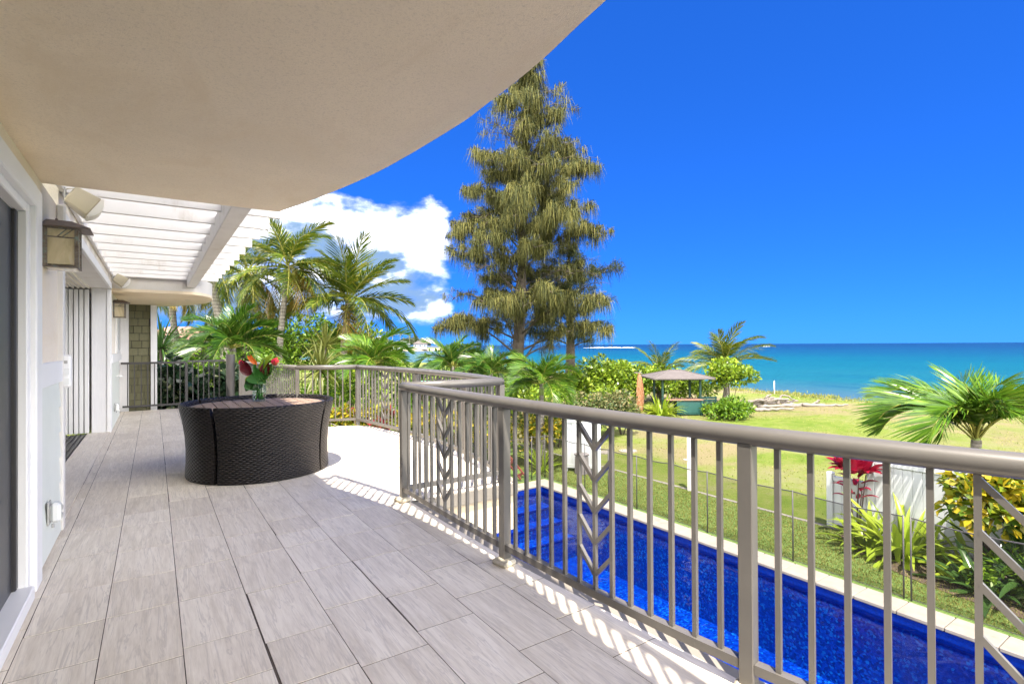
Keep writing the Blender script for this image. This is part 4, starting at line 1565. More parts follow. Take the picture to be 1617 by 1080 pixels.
def palm(label, base, crown, frond_len, n, kind, seed, trunk_r=(.16, .10), lean=None, pitch=(80, -25), dry=0, shaft=False, nuts=0, name='palm_tree', az_only=None, cat='palm', group=None, trunk_sides=12):
    """base: foot of the trunk; crown: growing point the fronds leave from"""
    rr = random.Random(seed)
    base, crown = Vector(base), Vector(crown)
    T = thing(name, label, cat, base, group)
    mid = base.lerp(crown, .5) + Vector((rr.uniform(-.08, .08), rr.uniform(-.08, .08), 0)) * (crown - base).length * .5
    pts = spline([base - Vector((0, 0, .1)), mid, crown], 10)
    k = len(pts) - 1
    rad = [trunk_r[0] * (1.35 if i == 0 else 1.12 if i == 1 else 1) + (trunk_r[1] - trunk_r[0]) * i / k + (.006 if i % 2 else 0) for i in range(k + 1)]
    MB().tube(pts, rad, trunk_sides).build('trunk', 'palm_trunk', T, smooth=True)
    if shaft:
        h = .5 * frond_len / 1.9
        MB().tube([crown - Vector((0, 0, h)), crown - Vector((0, 0, h * .7)), crown - Vector((0, 0, h * .2)), crown + Vector((0, 0, .05))], [trunk_r[1] * 1.05, trunk_r[1] * 1.3, trunk_r[1] * 1.0, trunk_r[1] * .6], 12).build('crownshaft', 'crownshaft', T, smooth=True)
    fr = fronds(kind)
    ga = 2.39996
    for i in range(n):
        u = i / max(n - 1, 1)
        p = pitch[0] + (pitch[1] - pitch[0]) * u ** .85 + rr.uniform(-9, 9)
        a = i * ga + rr.uniform(-.25, .25) + seed
        L = frond_len * (1 - .22 * (1 - u) * rr.random()) * rr.uniform(.88, 1.08)
        vi = min(len(fr) - 1, int(rr.random() * len(fr)))
        link('frond', fr[vi], T, crown + Vector((0, 0, rr.uniform(-.12, .08) * frond_len * .3)), (rr.uniform(-.35, .35), -R(p), a), (L, L, L))
    for i in range(dry):
        fd = fronds('manila_dry' if kind.startswith('manila') else 'coco_dry')
        a = rr.uniform(0, 6.28) if az_only is None else az_only + rr.uniform(-.3, .3)
        L = frond_len * rr.uniform(.75, .95)
        link('frond', fd[i % len(fd)], T, crown - Vector((0, 0, .1)), (rr.uniform(-.3, .3), -R(rr.uniform(-55, -25)), a), (L, L, L))
    for i in range(nuts):
        a = rr.uniform(0, 6.28)
        MB().lathe([(.001, -.13), (.07, -.10), (.105, 0), (.08, .09), (.001, .13)], (crown.x + math.cos(a) * .25, crown.y + math.sin(a) * .25, crown.z - .22 - rr.uniform(0, .2)), 10).build('coconut', 'coconut', T, smooth=True)
    return T


def ironwood(label, base, height, prof, seed, mat='ironwood', dens=1.0, lean=(0, 0), n_br=70, bare=.10, wisp=1.0):
    """casuarina: tall trunk, ascending limbs, drooping needle sprays"""
    rng = np.random.default_rng(seed)
    rr = random.Random(seed)
    base = Vector(base)
    T = thing('ironwood_tree', label, 'tree', base)
    top = Vector((lean[0], lean[1], height))

    def trunk_at(t):
        return top * t + Vector((math.sin(t * 5) * .18, math.cos(t * 4) * .15, 0)) * (1 - t)
    m = MB()
    m.tube([trunk_at(i / 14) + base - Vector((0, 0, .1)) * (i == 0) for i in range(15)], [.36 * (1 - i / 14) ** .8 + .03 for i in range(15)], 10)
    tips = []
    for i in range(n_br):
        t = bare + (1 - bare) * ((i + rr.random()) / n_br) ** .92
        rmax = np.interp(t, [p[0] for p in prof], [p[1] for p in prof])
        a = i * 2.399 + rr.uniform(-.5, .5)
        L = rmax * rr.choice((.38, .6, .8, 1.0, 1.0, 1.2)) * rr.uniform(.85, 1.08)
        bd = rr.choice((.3, .6, 1.0, 1.3, 1.8))
        o_ = trunk_at(t)
        dirv = Vector((math.cos(a), math.sin(a), 0))
        rise = rr.uniform(.25, .75) * (1.0 - .3 * t)
        p1 = o_ + dirv * L * .4 + Vector((0, 0, L * rise * .55))
        p2 = o_ + dirv * L * .75 + Vector((0, 0, L * rise * .78))
        p3 = o_ + dirv * L + Vector((0, 0, L * rise * .62))
        sp = spline([o_, p1, p2, p3], 5)
        r0_ = .055 * (1 - t) + .02
        m.tube([q + base for q in sp], [r0_ * (1 - .85 * k / (len(sp) - 1)) for k in range(len(sp))], 5)
        nt = max(4, int(12 * L / 3))
        for k in range(nt):
            s_ = .25 + .75 * (k + rr.random()) / nt
            q = sp[min(len(sp) - 1, int(s_ * (len(sp) - 1)))]
            sd = Vector((rr.uniform(-1, 1), rr.uniform(-1, 1), rr.uniform(-.1, .6))) * min(L, 3.2) * .26 * (1.1 - .4 * s_)
            e = q + sd
            tips.append((q, e, bd))
            m.tube([q + base, q.lerp(e, .5) + Vector((0, 0, .08)) + base, e + base], [.016, .011, .005], 4, cap=False)
    m.build('trunk', 'bark', T, smooth=True)
    V, Q = [], []
    nb = 0
    for q, e, bd in tips:
        # each twig carries one or two plumes: strands arch out of a point, then hang
        for c in range(2 if bd > .8 else 1):
            o_ = np.array(q.lerp(e, 1.0 if c == 0 else rr.uniform(.3, .7))) + rng.normal(size=3) * .06
            ns = int(40 * dens * bd * rr.uniform(.5, 1.4))
            out = np.array((e - q).normalized())
            sz = rr.uniform(.45, 1.15)
            hd = unit(rng.normal(size=(ns, 3)) * np.array([1, 1, .35]) + out * .9 * np.array([1, 1, .3]))
            p0 = o_ + rng.normal(size=(ns, 3)) * .07
            l1 = rng.uniform(.08, .42, (ns, 1)) * sz * wisp
            p1 = p0 + hd * l1 + np.array([0, 0, 1.]) * rng.uniform(-.02, .14, (ns, 1)) * sz
            l2 = rng.uniform(.25, .95, (ns, 1)) * sz
            p2 = p1 + unit(hd * rng.uniform(.05, .5, (ns, 1)) * wisp + np.array([0, 0, -1.])) * l2 + rng.normal(size=(ns, 3)) * .03
            sd = unit(np.cross(hd, rng.normal(size=(ns, 3))))
            w = rng.uniform(.008, .016, (ns, 1))
            vv = np.stack([p0 - sd * w * .6, p0 + sd * w * .6, p1 + sd * w, p1 - sd * w, p2 + sd * w * .35, p2 - sd * w * .35], 1)
            b0 = nb + 6 * np.arange(ns)[:, None]
            Q.append(np.concatenate([b0 + np.array([0, 1, 2, 3]), b0 + np.array([3, 2, 4, 5])], 0))
            V.append(vv.reshape(-1, 3))
            nb += 6 * ns
    v, qd = np.concatenate(V), np.concatenate(Q)
    link('crown', npmesh('crown', v, qd, mat), T, base)
    return T


def strap_mesh(name, L, w, arch, seed, mat, fold=.25):
    rng = random.Random(seed)
    n = 8
    V, Q = [], []
    x = z = 0.
    th = 0.
    for i in range(n + 1):
        t = i / n
        wd = w * (math.sin(math.pi * (.16 + .84 * t)) ** .8 if t < 1 else 0) * .5 + .0015
        V += [(x, -wd, z + wd * fold * 2), (x, 0, z), (x, wd, z + wd * fold * 2)]
        th = -arch * t ** 1.4
        x += math.cos(th) * L / n
        z += math.sin(th) * L / n
    for i in range(n):
        b = 3 * i
        Q += [(b, b + 1, b + 4, b + 3), (b + 1, b + 2, b + 5, b + 4)]
    return npmesh(name, V, Q, mat, smooth=True)


def strap_plant(name, label, cat, base, L, w, n, mat, seed, pitch=(85, 15), arch=(.6, 1.6), spread=.12, group=None, up=0.):
    """rosette of long arching blades, each blade its own part"""
    rr = random.Random(seed)
    T = thing(name, label, cat, base, group)
    var = [strap_mesh('leaf', 1, w / L, arch[0] + (arch[1] - arch[0]) * i / 3, seed + i, mat) for i in range(4)]
    for i in range(n):
        u = i / (n - 1)
        p = pitch[0] + (pitch[1] - pitch[0]) * u + rr.uniform(-10, 10)
        a = i * 2.4 + rr.uniform(-.3, .3)
        s = L * rr.uniform(.7, 1.1)
        loc = Vector(base) + Vector((math.cos(a) * spread * rr.random(), math.sin(a) * spread * rr.random(), .02 + up))
        link('leaf', var[min(3, int(u * 3 + rr.random()))], T, loc, (rr.uniform(-.3, .3), -R(p), a), s)
    return T


# ------------------------------------------------------------------ the garden
def build_trees():
    G = GZ
    ironwood('tall drooping ironwood tree rising above the garden palms', (16.94, 24.77, G), 20.3,
             [(0, 1.), (.10, 3.0), (.16, 5.2), (.22, 5.3), (.32, 4.8), (.45, 4.3), (.58, 3.8), (.70, 3.1), (.80, 2.5), (.88, 1.9), (.95, 1.0), (1, .3)], 21, lean=(.75, -.55), n_br=110, bare=.12, dens=1.0)
    ironwood('thin wispy ironwood showing sky through it to the right of the tall one', (22.4, 26.4, G), 10.6,
             [(0, .8), (.2, 3.8), (.45, 4.3), (.7, 3.2), (.9, 1.8), (1, .3)], 22, mat='ironwood_dark', n_br=40, bare=.34, dens=.32, wisp=1.3)
    # coconut palms behind the balcony
    palm('tall slim coconut palm with yellowing fronds beside the pergola end', (4.30, 23.67, G), (4.64, 23.41, 4.75), 2.75, 24, 'coco', 3, (.15, .10), pitch=(82, -30), dry=4, nuts=7)
    palm('broad coconut palm with low crown left of the ironwood', (7.0, 24.3, G), (7.32, 24.02, 3.45), 3.3, 26, 'coco', 4, (.2, .13), pitch=(85, -15), dry=2, nuts=5)
    palm('coconut palm half hidden behind the pergola slats', (3.6, 30.2, G), (4.0, 29.9, 5.3), 3.3, 20, 'coco', 8, (.18, .12), pitch=(75, -40), dry=5, nuts=4)
    palm('coconut palm trunk and crown seen under the far soffit', (1.2, 28.0, G), (.55, 27.6, 4.6), 2.6, 12, 'coco', 12, (.17, .12), pitch=(70, -30), dry=2)
    # manila palms round the balcony
    palm('bushy manila palm just behind the round grey column', (1.95, 17.9, G), (1.99, 17.98, 1.35), 1.65, 26, 'manila', 5, (.11, .08), pitch=(84, 10), shaft=True)
    palm('manila palm with glossy fronds beyond the middle of the curved railing', (6.5, 18.6, G), (6.54, 18.52, .72), 1.8, 22, 'manila_young', 6, (.11, .08), pitch=(82, 12), shaft=True)
    palm('manila palm left of the ironwood trunk by the bay', (9.8, 18.75, G), (9.84, 18.7, .55), 1.75, 21, 'manila', 7, (.11, .08), pitch=(82, 12), shaft=True)
    palm('smaller manila palm in front of the ironwood trunk', (10.25, 16.6, G), (10.3, 16.6, .35), 1.45, 19, 'manila', 13, (.10, .07), pitch=(80, 12), shaft=True)
    palm('manila palm with pale fronds right above the railing corner', (10.35, 13.6, G), (10.32, 13.55, .15), 1.45, 24, 'manila_young', 9, (.09, .065), pitch=(82, 5), shaft=True)
    palm('manila palm with arching fronds in front of the sea at right', (13.80, 3.70, G), (13.85, 3.62, -.58), 2.15, 21, 'manila_arch', 10, (.11, .085), pitch=(88, 48), shaft=True, dry=2, az_only=-.9)
    # beach palms
    palm('young coconut palm on the beach behind the green shelter', (30.6, 20.7, G), (30.42, 20.46, .15), 3.1, 17, 'coco', 15, (.2, .15), pitch=(84, 2))
    palm('short coconut palm with upright fronds above the beach shrubs', (30.3, 25.7, G), (30.04, 25.55, -.6), 2.7, 11, 'coco', 16, (.2, .15), pitch=(84, 10), dry=1)
    # seagrape / heliotrope tree by the shelter
    bush('heliotrope_tree', 'small round leafed beach tree beside the green shelter', 'tree', (28.0, 18.45, G), (1.45, 1.4, 1.0), 2300, .24, 'naupaka', 31, K=30, clump=.36, aspect=.62, lift=2.05, stems=5)
    bush('beach_shrub', 'low bright green shrub at the foot of the round beach tree', 'shrub', (25.7, 17.05, G), (1.55, 1.3, .62), 2300, .2, 'bright_bush', 32, K=30, lift=.55)


def build_shrubs():
    G = GZ
    nau = [((21.4, 25.4), (2.3, 2.0, 1.35), 'left end of the bright naupaka thicket by the ironwood'),
           ((24.0, 24.9), (2.2, 2.0, 1.85), 'tallest bright naupaka shrub in the middle of the thicket'),
           ((26.6, 25.6), (2.0, 1.9, 1.95), 'bright naupaka shrub behind the upright carved board'),
           ((29.0, 25.0), (2.2, 1.9, 1.45), 'naupaka shrub behind the roof of the green shelter'),
           ((31.6, 23.6), (1.6, 1.6, .95), 'low naupaka shrub seen between the posts of the shelter'),
           ((22.0, 22.4), (1.3, 1.2, .85), 'small naupaka shrub behind the mottled hedge')]
    for i, ((x, y), r_, lb) in enumerate(nau):
        bush('naupaka_shrub', lb, 'shrub', (x, y, G), r_, int(2300 * r_[0] * r_[2] / 2.6), .25, 'naupaka', 40 + i, K=40, clump=.30, aspect=.6, lift=.75, group='naupaka shrubs by the beach')
    # clipped mottled hedge: a run of plants
    hx = [(11.9, 16.1), (13.1, 16.25), (14.3, 16.4), (15.5, 16.55), (16.5, 16.7), (17.3, 16.8)]
    words = ['leftmost', 'second from left', 'third from left', 'third from right', 'second from right', 'rightmost']
    for i, (x, y) in enumerate(hx):
        bush('hedge_plant', words[i] + ' plant of the clipped mottled hedge behind the white gate', 'hedge', (x, y, G), (.85, .8, 1.05), 1900, .13, 'mottled_hedge', 60 + i, K=40, clump=.28, aspect=.6, lift=.9, group='clipped mottled hedge')
    # yellow croton by the pool corner
    bush('croton_bush', 'tall yellow croton bush beyond the pool corner left of the white gate', 'shrub', (10.75, 13.95, G), (.85, .8, .80), 2000, .15, 'croton_yellow', 71, K=28, aspect=.45, lift=1.35, stems=6)
    bush('croton_bush', 'yellow croton bush half hidden behind the railing corner post', 'shrub', (9.4, 14.6, G), (.8, .7, .7), 1200, .15, 'croton_yellow', 72, K=26, aspect=.45, lift=1.4, stems=6)
    # croton bed outside the bay
    bed = [((3.6, 13.3), 'croton_yellow', 'yellow croton nearest the wicker table behind the curved railing', (.62, .6, .55)),
           ((4.35, 12.9), 'croton_yellow', 'yellow croton right of the railing post outside the bay', (.6, .55, .6)),
           ((4.75, 12.2), 'croton_red', 'red and yellow croton outside the curved railing', (.5, .5, .6)),
           ((5.2, 11.6), 'croton_yellow', 'yellow croton behind the chevron panel of the curved railing', (.6, .55, .55)),
           ((5.7, 10.9), 'croton_yellow', 'yellow croton lowest in the bed behind the near corner post', (.55, .5, .45)),
           ((4.1, 13.9), 'croton_red', 'pink flowering croton at the back of the bed', (.45, .45, .5))]
    for i, ((x, y), mt, lb, r_) in enumerate(bed):
        bush('croton_bush', lb, 'shrub', (x, y, G), r_, 1300, .13, mt, 80 + i, K=24, aspect=.42, lift=2.0 / r_[2] - .1 * (i % 3), stems=8, group='crotons outside the bay')
    # sea grape hedge behind the dark railing
    sg = [((-.35, 16.3), 'sea grape shrub directly behind the olive wall corner'), ((.35, 16.2), 'sea grape shrub behind the left half of the dark railing'), ((1.05, 16.2), 'sea grape shrub behind the dark square post'), ((1.75, 16.3), 'sea grape shrub behind the round grey column')]
    for i, ((x, y), lb) in enumerate(sg):
        bush('sea_grape', lb, 'shrub', (x, y, G), (.66, .7, 1.75), 2000, .21, 'sea_grape', 90 + i, K=46, clump=.26, aspect=.95, lift=1.08, stems=6, group='sea grape hedge')
    # background greenery on the left, beyond the railing
    bk = [((5.2, 19.6), (1.5, 1.2, 1.3), 'bright_bush', 'bright shrub behind the flower vase', 1.5, .17),
          ((8.6, 18.9), (1.5, 1.1, 1.1), 'bright_bush', 'bright green shrub under the gap that shows the bay', 1.75, .17),
          ((7.3, 16.9), (1.2, 1.0, 1.0), 'bright_bush', 'green shrub seen through the middle of the curved railing', 1.2, .17),
          ((11.8, 19.6), (1.7, 1.3, 1.2), 'bright_bush', 'green shrub under the ironwood behind the manila palms', 1.75, .17),
          ((3.0, 20.5), (1.5, 1.4, 1.6), 'bright_bush', 'light green shrub left of the slim coconut trunk', 1.45, .18),
          ((.9, 22.5), (1.8, 1.5, 1.5), 'bright_bush', 'bright bush under the manila palm by the column', 1.75, .2),
          ((2.3, 27.5), (2.2, 2.0, 1.9), 'grey_bush', 'silvery tree crown behind the manila palm', 1.7, .22),
          ((6.4, 28.5), (2.6, 2.0, 2.2), 'bright_bush', 'wide green bush between the two coconut palms', 1.6, .24),
          ((9.0, 26.8), (2.2, 2.0, 1.8), 'bright_bush', 'green bush behind the low coconut crown', 1.75, .24),
          ((4.4, 32.5), (3.0, 2.4, 2.3), 'dark_bush', 'dark shade tree behind the slim coconut trunk', 1.6, .28),
          ((-.8, 26.5), (1.9, 1.6, 1.3), 'grey_bush', 'pale dry bush seen under the far soffit', 1.7, .22),
          ((-1.6, 31), (2.6, 2.2, 2.0), 'dark_bush', 'dark bush behind the white corner board', 1.35, .26),
          ((1.4, 36), (3.2, 2.6, 1.9), 'grey_bush', 'olive scrub in front of the red tiled roof', 1.5, .3),
          ((15.2, 27.8), (2.0, 1.8, 1.5), 'bright_bush', 'green bush at the water edge left of the ironwood', 1.75, .25),
          ((13.9, 22.6), (2.2, 1.8, 1.2), 'dark_bush', 'shaded bush at the foot of the ironwood trunk', 1.9, .22),
          ((18.6, 24.2), (2.0, 1.8, 1.15), 'bright_bush', 'bright shrub right of the ironwood trunk', 1.1, .22),
          ((9.6, 30.5), (2.0, 2.0, 1.9), 'naupaka', 'tall light green bush under the right fronds of the low coconut palm', 1.8, .26),
          ((11.6, 36.5), (2.1, 2.0, 1.7), 'dark_bush', 'dark bush just left of the gap to the bay', 1.85, .28),
          ((6.9, 22.3), (1.5, 1.3, 1.3), 'naupaka', 'yellow green bush below the crown of the low coconut palm', 1.6, .2),
          ((5.9, 16.2), (1.0, .9, .9), 'dark_bush', 'dark green shrub low behind the railing corner', 1.2, .16),
          ((4.2, 15.8), (1.0, .9, 1.0), 'bright_bush', 'bright shrub between the railing corner and the flower vase', 1.3, .16),
          ((2.9, 16.6), (.9, .8, 1.2), 'bright_bush', 'bright shrub right of the round grey column', 1.35, .16),
          ((9.4, 16.0), (1.1, .9, .8), 'dark_bush', 'dark shrub beside the garden swing', 1.25, .16),
          ((15.6, 20.8), (1.7, 1.4, 1.0), 'naupaka', 'yellow green shrub behind the left part of the mottled hedge', 1.15, .2)]
    for i, ((x, y), r_, mt, lb, lf, sz) in enumerate(bk):
        bush('garden_shrub', lb, 'shrub', (x, y, G), r_, int(1500 * max(1, r_[0] * r_[2] / 2.2)), sz, mt, 110 + i, K=36, clump=.32, aspect=.5, lift=lf, stems=6, group='background shrubs')
    # spiky dracaena-like rosettes
    for i, ((x, y), h, lb, mt) in enumerate((((4.6, 18.2), 3.4, 'spiky yellow green rosette plant behind the railing corner', 'spiky'), ((5.6, 21.4), 4.2, 'pale spiky rosette below the low coconut palm', 'spiky'), ((.2, 20.6), 4.2, 'spiky plant seen under the far soffit', 'strap_dark'))):
        T = strap_plant('dracaena', lb, 'plant', (x, y, G), 1.15, .07, 64, mt, 140 + i, pitch=(88, -45), arch=(.3, 1.2), spread=.1, group='spiky rosettes', up=h - .25)
        MB().tube([(x, y, G - .05), (x + .05, y, G + h * .5), (x, y, G + h - .2)], [.09, .06, .05], 8).build('trunk', 'bark', T, smooth=True)
    # right-hand bed behind the pool fence
    m = MB()
    pts = spline([(10.2, -4, 0), (10.35, 1.5, 0), (10.6, 3.6, 0), (11.3, 4.9, 0), (12.0, 5.3, 0), (13.2, 4.8, 0), (14.5, 1.5, 0), (14.5, -4, 0)], 6)
    m.prism([(p.x, p.y) for p in pts], GZ - .05, GZ + .02)
    m.build('flower_bed', 'soil', kind='structure')
    strap_plant('spider_lily', 'big yellow green spider lily clump behind the pool fence at right', 'plant', (11.55, 4.05, G), 1.2, .12, 70, 'lily', 150, pitch=(82, 8), arch=(.7, 1.9), spread=.45, group='spider lilies')
    strap_plant('spider_lily', 'second spider lily clump nearer the red ti plant', 'plant', (11.5, 4.7, G), .8, .10, 36, 'lily', 151, pitch=(84, 12), arch=(.6, 1.7), spread=.35, group='spider lilies')
    strap_plant('spider_lily', 'low spider lily in front of the yellow croton tree at right', 'plant', (11.6, 3.1, G), 1.0, .11, 34, 'lily', 152, pitch=(75, 0), arch=(.8, 1.8), spread=.4, group='spider lilies')
    strap_plant('spider_lily', 'spider lily clump beside the green shelter counter', 'plant', (23.4, 19.75, G), 1.35, .13, 70, 'lily', 153, pitch=(85, 5), arch=(.6, 1.7), spread=.45, group='spider lilies')
    strap_plant('crinum', 'dark glossy strap leaved plant at the right edge of the bed', 'plant', (11.5, 2.2, G), 1.35, .13, 46, 'strap_dark', 154, pitch=(88, 25), arch=(.3, 1.2), spread=.3)
    strap_plant('crinum', 'grey green broad strap leaved plant low behind the fence', 'plant', (10.9, 2.7, G), .95, .13, 26, 'strap_dark', 155, pitch=(55, -5), arch=(.4, 1.0), spread=.3)
    strap_plant('palm_seedling', 'young palm fronds by the pool corner fence', 'plant', (10.1, 13.3, G), .95, .05, 34, 'lily', 156, pitch=(85, 25), arch=(.3, 1.0), spread=.15)
    T = strap_plant('ti_plant', 'red ti plant in front of the white fence end', 'plant', (12.05, 5.12, G), .40, .19, 60, 'ti_red', 157, pitch=(88, 20), arch=(.3, 1.0), spread=.3, up=1.32)
    r_ = random.Random(6)
    m = MB()
    for i in range(6):
        a = i * 1.05
        e = Vector((12.05 + math.cos(a) * .2, 5.12 + math.sin(a) * .2, G + r_.uniform(1.0, 1.45)))
        m.tube([(12.05 + math.cos(a) * .05, 5.12 + math.sin(a) * .05, G - .03), e], [.018, .012], 6)
    m.build('trunk', 'bark', T, smooth=True)
    ti2 = [strap_mesh('leaf', .34, .10, .9, 7, 'ti_red')]
    for i in range(14):
        a = i * 2.4
        link('leaf', ti2[0], T, (12.05 + math.cos(a) * .12, 5.12 + math.sin(a) * .12, G + .75 + .035 * i), (0, -R(30), a))
    bush('croton_tree', 'yellow green croton tree in front of the white fence at right', 'shrub', (12.0, 2.9, G), (.7, .8, .58), 1400, .19, 'croton_yellow', 158, K=30, clump=.34, aspect=.62, lift=2.1, stems=6)
    bush('croton_tree', 'yellow croton foliage cut off by the right edge of the photo', 'shrub', (12.1, 1.7, G), (.8, .8, .6), 1200, .19, 'croton_yellow', 159, K=26, clump=.34, aspect=.62, lift=1.9, stems=6)
    bush('bed_shrub', 'low green shrub at the foot of the croton tree', 'shrub', (11.3, 2.5, G), (.6, .7, .4), 900, .13, 'bright_bush', 160, K=22, lift=.6)
    # dune grass on the lip of the lawn (nobody could count it)
    rng = np.random.default_rng(70)
    n = 9000
    yy = rng.uniform(-12, 40, n)
    xs = np.interp(yy, [-15, 5, 12, 18, 25, 34, 50], [47, 45.5, 43.5, 42.6, 44, 46, 49]) - 2.4 + rng.normal(size=n) * .9 + rng.random(n) * .6
    clump = (np.sin(yy * 1.7) + np.sin(yy * .63 + 1) + np.sin(yy * 4.1)) * .12
    pos = np.stack([xs, yy, np.full(n, GZ - .05)], 1)
    ax = np.stack([rng.normal(size=n) * .35, rng.normal(size=n) * .35, np.ones(n)], 1)
    v, q = leaf_quads(pos, ax, rng.normal(size=(n, 3)), rng.uniform(.10, .26, n) * (1 + clump * 2), rng.uniform(.03, .07, n), .1)
    o = link('dune_grass', npmesh('dune_grass', v, q, 'grass'))
    tag(o, 'ragged dune grass along the seaward edge of the lawn', 'grass', kind='stuff')
    # turf blades near the pool fence and scattered tufts on the dry lawn
    n = 60000
    x = rng.uniform(9.75, 12.1, n)
    y = rng.uniform(1.0, 16, n)
    pos = np.stack([x, y, np.full(n, GZ)], 1)
    ax = np.stack([rng.normal(size=n) * .5, rng.normal(size=n) * .5, np.ones(n)], 1)
    v, q = leaf_quads(pos, ax, rng.normal(size=(n, 3)), rng.uniform(.025, .06, n), rng.uniform(.008, .016, n), .1)
    o = link('turf_blades', npmesh('turf_blades', v, q, 'grass'))
    tag(o, 'short mown grass blades beside the pool fence', 'grass', kind='stuff')
    n = 24000
    x = rng.uniform(12.3, 40, n)
    y = rng.uniform(-2, 24, n)
    dens = np.sin(x * .9 + 1.3 * np.sin(y * .5)) + np.sin(y * 1.1 + x * .3) + np.sin(x * 2.7) * .5
    keep = dens + rng.normal(size=n) * .8 > -.1
    x, y = x[keep], y[keep]
    n = len(x)
    pos = np.stack([x, y, np.full(n, GZ)], 1)
    ax = np.stack([rng.normal(size=n) * .6, rng.normal(size=n) * .6, np.ones(n)], 1)
    v, q = leaf_quads(pos, ax, rng.normal(size=(n, 3)), rng.uniform(.03, .07, n), rng.uniform(.02, .04, n), .1)
    o = link('lawn_tufts', npmesh('lawn_tufts', v, q, 'grass'))
    tag(o, 'uneven tufts of grass across the dry lawn', 'grass', kind='stuff')


# ------------------------------------------------------------------ fences, shelter and other things in the garden
def build_garden_things():
    G = GZ
    # pool safety fence: slim posts, black net, top cord
    T = thing('pool_fence', 'black mesh pool safety fence on slim posts along the coping', 'fence', (9.7, 5, G))
    line = [(9.71, -3.9), (9.71, -2.4), (9.71, -1.0), (9.71, .5), (9.71, 1.95), (9.71, 3.34), (9.71, 3.44), (9.71, 5.17), (9.71, 6.98), (9.71, 7.86), (9.71, 7.96), (9.71, 8.96), (9.71, 9.93), (9.71, 10.83), (9.71, 11.72), (9.71, 12.60), (9.25, 12.64), (8.0, 12.64), (6.7, 12.64), (5.4, 12.64)]
    pm = MB().tube([(0, 0, -.1), (0, 0, 1.31)], .013, 8).mesh('post', 'dark_metal', smooth=True)
    for x, y in line:
        link('post', pm, T, (x, y, G))
    for (x1, y1), (x2, y2) in zip(line, line[1:]):
        if math.hypot(x2 - x1, y2 - y1) < .2:
            continue
        n = 6
        m, c = MB(), []
        for k in range(n + 1):
            t = k / n
            sag = .03 * math.sin(math.pi * t)
            c.append((x1 + (x2 - x1) * t, y1 + (y2 - y1) * t, G + 1.29 - sag))
        for a, b in zip(c, c[1:]):
            m.add([(a[0], a[1], G + .03), (b[0], b[1], G + .03), b, a], [(0, 1, 2, 3)])
        net = m.build('net', 'mesh_net', T)
        MB().tube(c, .011, 5).build('top_cord', 'dark_metal', net)
        MB().tube([(p[0], p[1], G + .035) for p in c], .006, 5).build('bottom_cord', 'dark_metal', net)
    # white vinyl fence on the right
    T = thing('vinyl_fence', 'white vinyl privacy fence behind the lilies at right', 'fence', (12.35, 3, G))
    MB().bbox(12.27, 12.40, 5.66, 5.79, G - .1, G + 1.18, .01).build('post', 'vinyl', T)
    for y in (4.86, 2.75, .6, -1.5):
        p = MB().bbox(12.27, 12.40, y, y + .13, G - .1, G + 1.68, .01).build('post', 'vinyl', T)
        MB().bbox(12.255, 12.415, y - .015, y + .145, G + 1.68, G + 1.72, .01).build('post_cap', 'vinyl', p)
    for (y0, y1, h) in ((4.99, 5.66, 1.10), (2.88, 4.86, 1.6), (.73, 2.75, 1.6), (-1.37, .6, 1.6)):
        MB().bbox(12.29, 12.38, y0, y1, G + h - .10, G + h, .008).build('rail', 'vinyl', T)
        MB().bbox(12.29, 12.38, y0, y1, G + .06, G + .16, .008).build('rail', 'vinyl', T)
        n = max(2, round((y1 - y0) / .165))
        w = (y1 - y0) / n
        for k in range(n):
            MB().bbox(12.322, 12.348, y0 + k * w + .002, y0 + (k + 1) * w - .002, G + .15, G + h - .09, .005).build('picket', 'vinyl', T)
    # white gate panel beside the hedge
    T = thing('vinyl_gate', 'white grooved vinyl gate standing at the lawn corner left of the dry lawn', 'gate', (11.2, 12.5, G))
    a, b = Vector((10.78, 12.95, 0)), Vector((11.50, 12.20, 0))
    d = (b - a).normalized()
    for p in (a, b):
        MB().bbox(p.x - .065, p.x + .065, p.y - .065, p.y + .065, G - .1, G + 1.88, .01).build('post', 'vinyl', T)
    for z in (1.55, .1):
        MB().bar(a + d * .07 + Vector((0, 0, G + z + .08)), b - d * .07 + Vector((0, 0, G + z + .08)), .06, .16 if z > 1 else .1).build('rail', 'siding' if z > 1 else 'vinyl', T)
    n = 6
    L = (b - a).length - .14
    for k in range(n):
        c = a + d * (.07 + L * (k + .5) / n)
        MB().bar((c.x, c.y, G + .12), (c.x, c.y, G + 1.56), L / n - .008, .03, up=(-d.y, d.x, 0)).build('picket', 'vinyl', T)
    nrm = Vector((d.y, -d.x, 0)) if d.x * 0 + (d.y * -a.x - -d.x * a.y) < 0 else Vector((-d.y, d.x, 0))
    hb = b - d * .13
    for s_ in (-1, 1):
        q = hb + nrm * .05 * s_
        MB().bbox(q.x - .02, q.x + .02, q.y - .02, q.y + .02, G + 1.42, G + 1.66, .006).build('hinge', 'dark_metal', T)
    # utility box in front of the gate
    T = thing('utility_box', 'dark grey plastic utility bin in front of the white gate', 'bin', (10.95, 12.35, G))
    m = MB().bbox(10.78, 11.12, 12.18, 12.52, G, G + .58, .03)
    m.v = [(10.95 + (x - 10.95) * (1 - .1 * (z - G)), 12.35 + (y - 12.35) * (1 - .1 * (z - G)), z) for x, y, z in m.v]
    m.build('body', 'bin', T)
    MB().bbox(10.77, 11.13, 12.17, 12.53, G + .58, G + .65, .03).build('lid', 'bin', T)
    # white faucet post
    T = thing('garden_post', 'slim white post with a tap standing at the lawn edging', 'post', (12.11, 9.24, G))
    MB().bbox(12.05, 12.17, 9.18, 9.30, G - .1, G + 1.7, .008).build('shaft', 'white_dirty', T)
